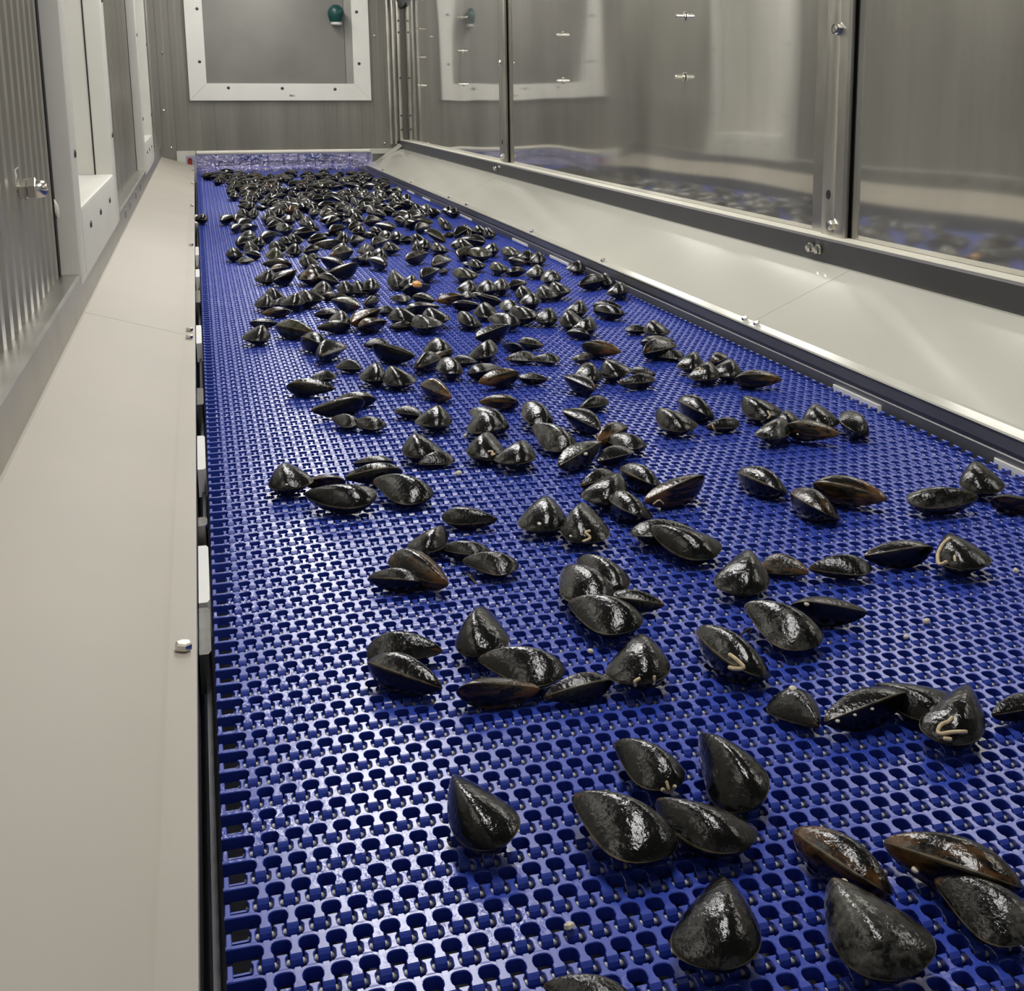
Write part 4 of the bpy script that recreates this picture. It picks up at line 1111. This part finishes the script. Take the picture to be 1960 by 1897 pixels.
    ('C11', 487.5, 461.2, 495.2, 470.0, 0, 'nk', ''),
    ('C12', 498.8, 490.0, 473.8, 486.2, 15, 'nk', ''),
    ('C13', 450.0, 478.8, 448.8, 495.0, 0, 'nk', ''),
    ('C14', 487.8, 498.8, 453.8, 498.8, -5, 'wo', ''),
    ('C15', 503.8, 426.2, 520.2, 412.5, 0, 'nk', ''),
    ('C16', 518.8, 401.2, 517.8, 420.0, 0, 'sp', ''),
    ('C17', 535.0, 402.5, 531.2, 415.0, 0, 'np', ''),
    ('C18', 533.8, 417.5, 562.8, 425.0, 5, 'wp', ''),
    ('C19', 571.2, 402.5, 570.2, 418.8, 0, 'np', ''),
    ('C20', 577.5, 423.8, 592.8, 432.5, 0, 'np', ''),
    ('C21', 591.2, 417.5, 585.2, 428.8, 0, 'sp', ''),
    ('C23', 575.0, 430.0, 611.5, 438.8, 20, 'nk', ''),
    ('C24', 496.2, 457.5, 527.8, 448.8, 15, 'nk', ''),
    ('C25', 505.0, 437.5, 539.0, 430.0, 20, 'nk', ''),
    ('C26', 525.0, 436.2, 557.8, 441.2, 0, 'np', ''),
    ('C27', 556.2, 448.8, 601.5, 443.8, 10, 'wk', ''),
    ('C28', 536.2, 460.0, 557.8, 465.0, 0, 'nk', ''),
    ('C29', 557.5, 455.0, 569.0, 463.8, 0, 'nk', ''),
    ('C30', 561.2, 468.8, 564.0, 486.2, 0, 'wk', ''),
    ('C31', 520.0, 470.0, 539.0, 477.5, 0, 'nk', ''),
    ('C32', 521.2, 476.2, 529.0, 496.2, 0, 'wo', ''),
    ('C33', 580.0, 482.5, 605.2, 476.2, 10, 'wk', ''),
    ('C34', 587.5, 462.5, 622.8, 456.2, 25, 'nk', ''),
    ('A1', 386.9, 334.4, 412.8, 333.8, 10, 'nk', ''),
    ('A2', 396.2, 338.8, 432.8, 338.8, 10, 'nk', ''),
    ('A3', 398.8, 345.0, 435.2, 351.2, 10, 'nk', ''),
    ('A4', 413.8, 330.0, 450.2, 328.8, 10, 'nb', ''),
    ('A5', 435.0, 337.5, 466.5, 342.5, 10, 'nk', ''),
    ('A6', 470.0, 335.0, 492.8, 333.8, 10, 'nk', ''),
    ('A7', 486.2, 351.2, 466.2, 343.8, 10, 'nk', ''),
    ('A8', 528.8, 346.9, 488.8, 343.8, 25, 'nk', ''),
    ('A9', 436.2, 352.5, 452.8, 348.8, 0, 'np', ''),
    ('A10', 452.5, 350.0, 482.8, 352.5, 15, 'nk', ''),
    ('A11', 442.5, 355.0, 442.8, 367.5, 0, 'np', ''),
    ('A12', 461.2, 358.8, 472.8, 360.0, 0, 'nk', ''),
    ('A13', 433.8, 371.2, 460.2, 380.0, 10, 'np', ''),
    ('A14', 511.2, 337.5, 524.0, 340.0, 0, 'nk', ''),
    ('A15', 527.5, 342.5, 562.8, 343.8, 15, 'nk', ''),
    ('A16', 536.2, 332.5, 575.2, 330.0, 10, 'nk', ''),
    ('A17', 500.0, 351.2, 519.0, 357.5, 10, 'nb', ''),
    ('A18', 481.2, 360.0, 512.8, 377.5, 5, 'nk', ''),
    ('A19', 498.8, 358.8, 515.2, 370.0, 0, 'np', ''),
    ('A20', 523.8, 358.8, 536.5, 368.8, 0, 'nk', ''),
    ('A21', 547.5, 356.2, 575.2, 348.8, 10, 'nk', ''),
    ('A22', 567.5, 338.8, 597.8, 336.2, 10, 'nk', ''),
    ('A23', 583.8, 340.0, 595.2, 350.0, 0, 'np', ''),
    ('A24', 548.8, 362.5, 574.0, 363.8, 10, 'nk', ''),
    ('A25', 462.5, 375.0, 481.5, 373.8, 10, 'nk', ''),
    ('A26', 475.0, 377.5, 466.2, 388.8, 0, 'np', ''),
    ('A27', 487.5, 380.0, 478.8, 387.5, 0, 'np', ''),
    ('A28', 488.8, 372.5, 499.0, 381.2, 0, 'nk', ''),
    ('A29', 513.8, 380.0, 551.5, 375.0, 30, 'sb', ''),
    ('A30', 491.2, 393.8, 520.2, 382.5, 5, 'np', ''),
    ('A31', 515.0, 395.0, 541.5, 381.2, 20, 'nb', ''),
    ('A32', 552.5, 371.2, 569.0, 373.8, 0, 'nk', ''),
    ('A33', 552.5, 377.5, 554.0, 388.8, 0, 'np', ''),
    ('A34', 567.5, 375.0, 590.2, 372.5, 10, 'np', ''),
    ('A35', 560.0, 378.8, 572.8, 395.0, 0, 'np', ''),
    ('A36', 570.0, 386.2, 585.2, 378.8, 10, 'np', ''),
    ('A37', 585.0, 367.5, 606.5, 365.0, 5, 'np', ''),
    ('A38', 587.5, 380.0, 602.8, 371.2, 0, 'nk', ''),
    ('A40', 576.2, 387.5, 599.0, 390.0, 10, 'np', ''),
    ('A41', 575.0, 393.8, 620.2, 405.0, 15, 'nk', ''),
    ('A42', 487.5, 398.8, 512.8, 397.5, 10, 'nk', ''),
    ('A43', 475.0, 390.0, 485.2, 402.5, 0, 'nk', ''),
    ('A44', 527.5, 400.0, 537.8, 391.2, 0, 'np', ''),
    ('A45', 538.8, 393.8, 556.5, 401.2, 0, 'nk', ''),
    ('A46', 382.5, 413.8, 387.5, 423.8, 0, 'nk', 'lone tiny mussel at the left belt edge, far up'),
    ('B1', 602.5, 332.5, 632.8, 330.0, 10, 'nk', ''),
    ('B2', 605.0, 341.2, 635.2, 338.8, 10, 'nk', ''),
    ('B3', 637.5, 336.2, 660.2, 332.5, 10, 'nk', ''),
    ('B4', 661.2, 332.5, 685.2, 331.2, 10, 'nk', ''),
    ('B5', 640.0, 343.8, 682.8, 346.2, 15, 'np', ''),
    ('B6', 667.5, 338.8, 687.8, 342.5, 10, 'nk', ''),
    ('B7', 687.5, 350.0, 707.8, 350.0, 10, 'no', ''),
    ('B8', 667.5, 355.0, 685.2, 355.0, 20, 'sb', ''),
    ('B9', 617.5, 348.8, 630.2, 345.0, 0, 'nk', ''),
    ('B10', 595.0, 351.2, 617.8, 352.5, 10, 'nk', ''),
    ('B11', 620.0, 357.5, 639.0, 358.8, 5, 'np', ''),
    ('B12', 641.2, 358.8, 659.0, 358.8, 10, 'nk', ''),
    ('B13', 657.5, 366.2, 679.0, 370.0, 10, 'nk', ''),
    ('B14', 677.5, 362.5, 690.2, 366.2, 0, 'nk', ''),
    ('B15', 687.5, 371.2, 697.8, 378.8, 0, 'np', ''),
    ('B16', 695.0, 366.2, 701.5, 373.8, 0, 'np', ''),
    ('B17', 712.5, 362.5, 736.5, 365.0, 10, 'nk', ''),
    ('B18', 740.0, 365.0, 761.5, 367.5, 10, 'nk', ''),
    ('B19', 716.2, 367.5, 717.8, 377.5, 0, 'np', ''),
    ('B20', 732.5, 370.0, 730.2, 380.0, 0, 'np', ''),
    ('B21', 748.8, 371.2, 765.2, 377.5, 0, 'wp', ''),
    ('B22', 767.5, 375.0, 784.0, 382.5, 0, 'nk', ''),
    ('B23', 706.2, 386.2, 730.2, 381.2, 10, 'nk', ''),
    ('B24', 700.0, 386.2, 712.8, 377.5, 0, 'np', ''),
    ('B25', 733.8, 382.5, 755.2, 383.8, 10, 'nk', ''),
    ('B26', 758.8, 383.8, 759.0, 392.5, 0, 'np', ''),
    ('B27', 776.2, 395.0, 753.8, 392.5, 5, 'wk', ''),
    ('B28', 710.0, 400.0, 734.0, 390.0, 15, 'nk', ''),
    ('B29', 736.2, 392.5, 752.8, 395.0, 10, 'nk', ''),
    ('B30', 660.0, 378.8, 670.2, 385.0, 0, 'nk', ''),
    ('B31', 675.0, 378.8, 685.2, 392.5, 0, 'np', ''),
    ('B32', 610.0, 372.5, 632.8, 367.5, 10, 'nk', ''),
    ('B33', 627.5, 393.8, 652.8, 391.2, 20, 'nk', ''),
    ('B34', 655.0, 388.8, 664.0, 397.5, 0, 'np', ''),
    ('B35', 642.5, 401.2, 665.2, 397.5, 5, 'np', ''),
    ('B36', 662.5, 406.2, 670.2, 398.8, 0, 'sp', ''),
    ('B37', 672.5, 403.8, 687.8, 400.0, 10, 'nk', ''),
    ('B38', 690.0, 402.5, 705.2, 400.0, 10, 'nk', ''),
    ('B39', 705.0, 402.5, 719.0, 407.5, 0, 'np', ''),
    ('B40', 720.0, 406.2, 755.2, 406.2, 20, 'no', ''),
    ('B41', 776.2, 406.2, 795.2, 405.0, 20, 'nk', ''),
    ('B42', 795.0, 406.2, 812.8, 412.5, 5, 'np', ''),
    ('B43', 695.0, 392.5, 702.8, 396.2, 0, 'nk', ''),
    ('B44', 598.8, 386.2, 655.2, 373.8, 35, 'sk', ''),
    ('B45', 596.2, 411.2, 604.0, 406.2, 0, 'sp', ''),
    ('B46', 612.5, 411.2, 635.2, 407.5, 10, 'nk', ''),
    ('B47', 798.8, 395.0, 800.2, 402.5, 0, 'nk', ''),
    ('B48', 813.8, 393.8, 815.2, 405.0, 0, 'np', ''),
]
TUBES = [
    ('W8', [(1396.0, 1253.2), (1411.1, 1264.3), (1423.9, 1278.8), (1407.8, 1279.5), (1396.0, 1276.8)], 0.0016),
    ('V4', [(1823.5, 1373.1), (1815.9, 1382.0), (1800.6, 1389.7), (1797.2, 1405.0), (1824.8, 1401.9), (1850.3, 1401.4)], 0.0014),
    ('V4', [(1805.7, 1413.9), (1822.2, 1415.7)], 0.0014),
    ('S2', [(1129.5, 1017.0), (1120.0, 1020.0), (1129.5, 1030.0), (1115.0, 1037.0)], 0.0014),
    ('X7', [(1226.0, 1298.6), (1215.5, 1305.1), (1217.1, 1312.3)], 0.0013),
    ('X7', [(1252.1, 1293.7), (1249.8, 1310.0)], 0.0013),
    ('P8', [(933.9, 865.0), (942.5, 865.0), (941.0, 871.9), (946.8, 869.3)], 0.0013),
    ('W5', [(1820.2, 1031.0), (1806.8, 1042.1), (1796.7, 1062.3), (1799.0, 1079.1), (1813.5, 1075.8)], 0.0018),
    ('W5', [(1827.0, 1064.0), (1828.7, 1075.8)], 0.0012),
    ('Y1', [(1266.6, 1510.9), (1279.5, 1514.1), (1291.9, 1504.0)], 0.0014),
    ('Y1', [(1274.9, 1494.8), (1279.5, 1510.9)], 0.001),
    ('Q4', [(1468.8, 786.9), (1473.0, 797.5), (1457.0, 806.9)], 0.0014),
    ('Q3', [(1363.6, 813.2), (1366.0, 819.8), (1370.7, 827.3)], 0.0012),
    ('N12', [(1333.4, 706.3), (1340.5, 705.6), (1339.3, 712.1)], 0.0014),
    ('N10', [(1280.6, 696.2), (1294.7, 692.4)], 0.0011),
    ('S7', [(1250.0, 965.0), (1261.2, 957.5), (1270.0, 964.5)], 0.0009),
]
SPECKS = [('W7', (1544.1, 1155.9), 0.0024), ('S1', (1032.5, 1002.5), 0.0022), ('S2', (1092.5, 1026.2), 0.0016), ('R1', (548.8, 927.5), 0.0015), ('P10', (1120.4, 868.2), 0.003), ('P12', (1149.3, 861.8), 0.003), ('Q7', (1527.0, 831.1), 0.0016), ('V1', (1517.4, 1318.3), 0.003), ('V2', (1602.9, 1379.5), 0.0018), ('V2', (1636.0, 1368.0), 0.0015), ('V2', (1669.2, 1356.5), 0.0015), ('Y8', (1752.4, 1664.7), 0.0024), ('Y7', (1643.2, 1682.1), 0.0022), ('Y3', (1128.9, 1609.6), 0.0022), ('Q8', (1579.1, 801.0), 0.0014), ('M5', (902.3, 681.0), 0.003)]
BEARDS = [('W6', [[(1436.4, 1202.0, 0.012), (1424.6, 1210.5, 0.006), (1416.2, 1217.2, 0.002)], [(1439.7, 1205.4, 0.012), (1431.3, 1215.5, 0.005), (1426.3, 1218.9, 0.002)], [(1441.4, 1202.0, 0.014), (1428.0, 1205.4, 0.008), (1417.9, 1215.5, 0.003)]]), ('R10', [[(900.0, 1092.5, 0.01), (892.5, 1096.2, 0.006), (897.5, 1101.2, 0.003), (910.0, 1116.2, 0.001)], [(902.5, 1095.0, 0.01), (905.0, 1107.5, 0.003), (912.5, 1117.5, 0.001)]]), ('R5', [[(685.0, 917.0, 0.01), (680.0, 921.2, 0.006), (672.5, 920.0, 0.004)]])]
CRUMBS = [
    (879, 909, 0.0042, 'cream crumb on the belt below the clump with a curled tube'),
    (892, 836, 0.0036, 'cream crumb on the belt left of the scratched mussel'),
    (1774, 1193, 0.0034, 'pale crumb on the bare belt at right'),
    (1736, 1222, 0.0026, 'tiny white crumb on the bare belt at right'),
    (1943, 1095, 0.0032, 'pale crumb near the right edge below the yellow-seamed mussel'),
    (1129, 1250, 0.0028, 'pale crumb on the belt left of the teardrop mussel'),
    (1052, 726, 0.003, 'white crumb right of the brown-striped mussel'),
    (1232, 1044, 0.003, 'pinkish crumb under the covered grey-black mussel'),
    (1091, 1779, 0.0032, 'yellow crumb lodged in the belt near the bottom'),
    (845, 566, 0.004, 'white crumb on the belt above the golden-topped mussel'),
]

# ================================================================== MUSSELS
VAR = {'n': (0.53, 0.40), 'w': (0.62, 0.40), 's': (0.45, 0.40)}     # height and thickness for unit length
S_NODES = np.array([0.0, 0.012, 0.07, 0.15, 0.24, 0.32, 0.38, 0.45, 0.55, 0.68, 0.81, 0.92, 0.984, 1.0])
def valve_grid(var, mirror, n=20):
    H_, T_ = VAR[var]
    g = []
    for i in range(n + 1):
        t = 0.5 * (1 - math.cos(math.pi * (0.015 + 0.97 * i / n)))
        yd = 0.58 * H_ * t ** 0.80 * (1 - t ** 4) ** 0.6 / 0.64
        yv = -0.42 * H_ * t ** 0.55 * (1 - t ** 5) ** 0.6 / 0.735
        hz = 0.5 * T_ * t ** 0.60 * (1 - t ** 2.6) ** 0.8 / 0.576
        bend = -0.035 * math.sin(math.pi * t)           # slightly hooked outline
        row = []
        for s in S_NODES:
            q = abs(s - 0.37) / (0.37 if s < 0.37 else 0.63)
            z = hz * (1 - min(1.0, q) ** (1.75 if s < 0.37 else 1.55)) ** 0.86
            yy = yv + (yd - yv) * s + bend
            row.append((t, -yy if mirror else yy, z))
        g.append(row)
    return g

_mesh_cache = {}
def valve_mesh(var, mirror, tone, which):
    """which: 'up', 'low' or 'both'"""
    key = (var, mirror, tone, which)
    if key in _mesh_cache:
        return _mesh_cache[key]
    g = valve_grid(var, mirror, 20 if which != 'both' else 14)
    mb = MB()
    n, m_ = len(g), len(S_NODES)
    for sg in ((1,) if which == 'up' else (-1,) if which == 'low' else (1, -1)):
        vs = [(p[0], p[1], p[2] * sg) for row in g for p in row]
        body, rim = [], []
        for i in range(n - 1):
            for j in range(m_ - 1):
                q = (i * m_ + j, i * m_ + j + 1, (i + 1) * m_ + j + 1, (i + 1) * m_ + j)
                (rim if j in (0, m_ - 2) else body).append(q)
        c0 = tuple(range(m_)); c1 = tuple((n - 1) * m_ + j for j in range(m_))
        o = len(mb.v)
        mb.v += vs
        for fs, mi in ((body, 0), (rim, 1), ([c0, c1], 0)):
            mb.f += [tuple(o + i for i in f) for f in fs]
            mb.mi += [mi] * len(fs)
    me = bpy.data.meshes.new('shell')
    me.from_pydata(mb.v, [], mb.f)
    me.materials.append(TONE[tone]); me.materials.append(MAT['shell_rim'])
    me.polygons.foreach_set('material_index', mb.mi)
    bm = bmesh.new(); bm.from_mesh(me)
    bmesh.ops.recalc_face_normals(bm, faces=bm.faces)
    cen = Vector((0.4, 0, 0.05 if which != 'low' else -0.05))
    bm.to_mesh(me); bm.free()
    me.polygons.foreach_set('use_smooth', [True] * len(me.polygons))
    me.update()
    _mesh_cache[key] = me
    return me

_pts_cache = {}
def shell_pts(var, mirror):
    k = (var, mirror)
    if k not in _pts_cache:
        a = np.array([p for row in valve_grid(var, mirror, 14) for p in row])
        _pts_cache[k] = np.vstack([a, a * [1, 1, -1]])
    return _pts_cache[k]

def place(ux, uy, ex, ey, roll, var, mirror):
    """world matrix of a unit-length mussel whose tip and blunt end fall on the two sight lines, resting on the belt"""
    LMAX = {'n': 0.078, 'w': 0.076, 's': 0.084}[var]
    zc = 0.011
    for it in range(6):
        zu = ze = zc
        A, B = at_z(ux, uy, zu), at_z(ex, ey, ze)
        L = np.linalg.norm(B - A)
        if L > LMAX:
            # longer than a mussel: it is tipped up, the end higher in the picture is raised
            lo, hi = 0.0, 0.06
            for _ in range(24):
                mid = 0.5 * (lo + hi)
                if uy < ey:
                    A = at_z(ux, uy, zc + mid)
                else:
                    B = at_z(ex, ey, zc + mid)
                L = np.linalg.norm(B - A)
                if L > LMAX: lo = mid
                else: hi = mid
            if L > LMAX * 1.02 or hi > 0.034:
                # lies across the view: simply a big one
                A, B = at_z(ux, uy, zc), at_z(ex, ey, zc)
                L = np.linalg.norm(B - A)
                if L > 0.090:
                    mid = 0.5 * (A + B); d = (B - A) / L; L = 0.090
                    A, B = mid - d * L / 2, mid + d * L / 2
            else:
                L = min(L, LMAX)
        Lmin = 0.046 if uy > 560 else 0.036 if uy > 420 else 0.044
        if L < Lmin:
            mid = 0.5 * (A + B); d = (B - A) / max(L, 1e-6)
            L = Lmin
            A, B = mid - d * L / 2, mid + d * L / 2
        x = (B - A) / np.linalg.norm(B - A)
        up = np.array([0, 0, 1.0]) - x * x[2]
        up /= np.linalg.norm(up)
        y_ = np.cross(up, x)
        mid = 0.5 * (A + B)
        tocam = np.array([0, 0, CAM_H]) - mid
        s = 1.0 if np.dot(y_, tocam) < 0 else -1.0
        a = math.radians(roll) * s
        z_ = up * math.cos(a) + y_ * math.sin(a)
        y2 = np.cross(z_, x)
        Rm = np.stack([x, y2, z_], 1) * L
        pts = shell_pts(var, mirror) @ Rm.T + A
        zc += 0.0002 - pts[:, 2].min()
    M = Matrix.Identity(4)
    for i in range(3):
        for j in range(3):
            M[i][j] = Rm[i, j]
        M[i][3] = A[i]
    # final exact rest height
    M[2][3] += 0.0002 - pts[:, 2].min()
    return M, L

TONE_WORD = {'k': 'black', 'b': 'brownish', 'p': 'pale-worn', 'o': 'olive-tinged'}
def auto_label(u, v, tone):
    if v < 352: band = 'heaped against the clear curtain'
    elif v < 378: band = 'in the heap below the curtain'
    elif v < 408: band = 'in the crowded far part'
    elif v < 440: band = 'in the thinning far crowd'
    elif v < 480: band = 'in the clumps past the crowd'
    elif v < 530: band = 'in the loose rows beyond mid-belt'
    elif v < 580: band = 'in small clumps beyond mid-belt'
    else: band = 'among the clumps at mid-belt'
    # position across the belt
    P = at_z(u, v, 0.01)
    q = (P[0] - BX0) / BELT_W
    side = 'far left' if q < 0.2 else 'left of centre' if q < 0.42 else 'centre' if q < 0.6 else 'right of centre' if q < 0.8 else 'near the right rail'
    return 'small %s mussel %s, %s' % (TONE_WORD[tone], band, side)

order = sorted(range(len(MUSSELS)), key=lambda i: -max(MUSSELS[i][2], MUSSELS[i][4]))
NEAR = set(order[:300])
mussel_by_id = {}
heap = MB(); heap_parts = []
for i, (mid_, ux, uy, ex, ey, roll, vt, lab) in enumerate(MUSSELS):
    var, tone = vt[0], vt[1]
    rg = random.Random(i * 31 + 5)
    mirror = rg.random() < 0.5
    M, L = place(ux, uy, ex, ey, roll + rg.uniform(-4, 4), var, mirror)
    cu, cv = (ux + ex) / 2, (uy + ey) / 2
    if i not in NEAR:
        heap_parts.append((M, var, mirror, tone))
        continue
    if cv > 560:
        root = bpy.data.objects.new('mussel', None); COL.objects.link(root)
        root.empty_display_size = 0.02
        root.matrix_world = M
        for which in ('up', 'low'):
            c = bpy.data.objects.new('shell_valve', valve_mesh(var, mirror, tone, which))
            COL.objects.link(c); c.parent = root
    else:
        root = bpy.data.objects.new('mussel', valve_mesh(var, mirror, tone, 'both'))
        COL.objects.link(root)
        root.matrix_world = M
    tag(root, lab or auto_label(cu, cv, tone), 'mussel', 'mussels on the belt')
    mussel_by_id[mid_] = (root, M, var, mirror)

# equal labels: say which one by its order from the left
same = {}
for (root, M, var, mirror) in mussel_by_id.values():
    same.setdefault(root['label'], []).append(root)
ORD = ['leftmost', 'second from left', 'third from left', 'fourth from left', 'fifth from left', 'sixth from left', 'seventh from left', 'eighth from left', 'ninth from left', 'tenth from left', 'eleventh from left', 'twelfth from left', 'thirteenth from left', 'fourteenth from left']
for lab, rs in same.items():
    if len(rs) > 1:
        rs.sort(key=lambda r_: float(np.dot(R_CAM[0], np.array(r_.matrix_basis.translation) - [0, 0, CAM_H]) / np.dot(R_CAM[2], np.array(r_.matrix_basis.translation) - [0, 0, CAM_H])))
        for k_, r_ in enumerate(rs):
            r_['label'] = lab + ', ' + (ORD[k_] if k_ < len(ORD) - 1 and k_ < len(rs) - 1 else 'rightmost')

# more of the same in the far crowd, where single shells can no longer be told apart
rg = random.Random(99)
near_c = [m_[1] @ Vector((0.5, 0, 0)) for m_ in mussel_by_id.values()]
for _ in range(190):
    v = 333 + 95 * rg.random() ** 1.5
    xl = 392 + (v - 333) * 1.15 if v < 400 else 470
    xr = 712 + (v - 333) * 1.55
    u = rg.uniform(xl, xr)
    a = rg.uniform(-0.5, 0.5); hl = rg.uniform(10, 15) * (v - 177) / 165
    fl = rg.choice((-1, 1))
    var = rg.choice('nnws'); mirror = rg.random() < 0.5
    M, L = place(u - fl * hl * math.cos(a), v - hl * 0.5 * math.sin(a), u + fl * hl * math.cos(a), v + hl * 0.5 * math.sin(a), rg.uniform(-5, 40), var, mirror)
    if M.translation.y > 6.95 or M.translation.x < 0.02: continue
    mc = M @ Vector((0.5, 0, 0))
    if any((mc - c_).length < 0.052 for c_ in near_c): continue
    heap_parts.append((M, var, mirror, rg.choice('kkkkpob')))

# the farthest ones, too many and too small to pick apart: one heap
vs, fs, mi = [], [], []
tones = list(TONE)
for (M, var, mirror, tone) in heap_parts:
    me = valve_mesh(var, mirror, tone, 'both')
    o = len(vs)
    vs += [tuple(M @ v.co) for v in me.vertices]
    for p in me.polygons:
        fs.append(tuple(o + k for k in p.vertices))
        mi.append(tones.index(tone) if p.material_index == 0 else 4)
me = bpy.data.meshes.new('mussel_heap')
me.from_pydata(vs, [], fs)
for t_ in tones: me.materials.append(TONE[t_])
me.materials.append(MAT['shell_rim'])
me.polygons.foreach_set('material_index', mi)
me.polygons.foreach_set('use_smooth', [True] * len(fs))
me.update()
tag(link('mussel_heap', me), 'far heap of tiny dark mussels crowded below the clear curtain', 'mussels', None, 'stuff')

# ---- cream worm tubes, specks and beard threads stuck on single mussels (sight lines met with the shell)
def on_shell(mid_, px, lift):
    root, M, var, mirror = mussel_by_id[mid_]
    g = valve_grid(var, mirror, 20)
    vs, fs = [], []
    m_ = len(S_NODES)
    for sg in (1, -1):
        o = len(vs)
        vs += [M @ Vector((p[0], p[1], p[2] * sg)) for row in g for p in row]
        fs += [(o + i * m_ + j, o + i * m_ + j + 1, o + (i + 1) * m_ + j + 1, o + (i + 1) * m_ + j) for i in range(len(g) - 1) for j in range(m_ - 1)]
    bv = BVHTree.FromPolygons(vs, fs)
    org = Vector((0, 0, CAM_H))
    out = []
    for (x, y) in px:
        d = Vector(ray_px(x, y)).normalized()
        loc, nrm, idx, dist = bv.ray_cast(org, d)
        if loc is None:
            q = Vector(at_z(x, y, 0.012))
            loc, nrm, idx, dist = bv.find_nearest(q)
        if nrm.dot(d) > 0: nrm = -nrm
        out.append(loc + nrm * lift)
    return out, root

def smooth_line(pts, n=5):
    out = []
    for i in range(len(pts) - 1):
        p0, p1, p2, p3 = pts[max(i - 1, 0)], pts[i], pts[i + 1], pts[min(i + 2, len(pts) - 1)]
        for k in range(n):
            t = k / n
            out.append(0.5 * ((2 * p1) + (p2 - p0) * t + (2 * p0 - 5 * p1 + 4 * p2 - p3) * t * t + (3 * p1 - p0 - 3 * p2 + p3) * t ** 3))
    out.append(pts[-1])
    return out

for (mid_, line, r) in TUBES:
    pts, root = on_shell(mid_, line, r * 0.4)
    mb = MB(); mb.tube(smooth_line(pts), r, 8)
    mb.build('worm_tube', MAT['tube_cream'], root, True)
for (mid_, p, r) in SPECKS:
    pts, root = on_shell(mid_, [p], 0)
    mb = MB(); mb.lathe([(-r * 0.6, r * 0.5), (-r * 0.2, r), (r * 0.25, r * 0.9), (r * 0.5, r * 0.4)], pts[0], (0.1, -0.3, 0.95), 8)
    mb.build('barnacle', MAT['speck'], root, True)
for (mid_, lines) in BEARDS:
    mb = MB()
    for l_ in lines:
        pts = [Vector(at_z(x, y, z)) for (x, y, z) in l_]
        mb.tube(smooth_line(pts), 0.0007, 5)
    mb.build('beard_threads', MAT['thread'], mussel_by_id[mid_][0])

# ---- loose crumbs on the belt
for (px, py, r, lab) in CRUMBS:
    p = at_z(px, py, 0.001)
    rg = random.Random(int(px))
    mb = MB(); mb.lathe([(0, r * 0.5), (r * 0.35, r), (r * 0.9, r * 0.85), (r * 1.2, r * 0.3)], p, (rg.uniform(-0.5, 0.5), rg.uniform(-0.5, 0.5), 1), 7)
    tag(mb.build('shell_crumb', MAT['speck'], None), lab, 'crumb', 'shell crumbs on the belt')
pts, root = on_shell('G3', [(798, 546)], 0)
mb = MB(); mb.lathe([(-0.006, 0.006), (-0.002, 0.011), (0.004, 0.0105), (0.008, 0.006), (0.0095, 0.002)], pts[0], (0.15, 0, 1), 12)
tag(mb.build('orange_lump', MAT['orange'], None, True), 'small orange lump resting on a black mussel at mid-belt', 'lump')
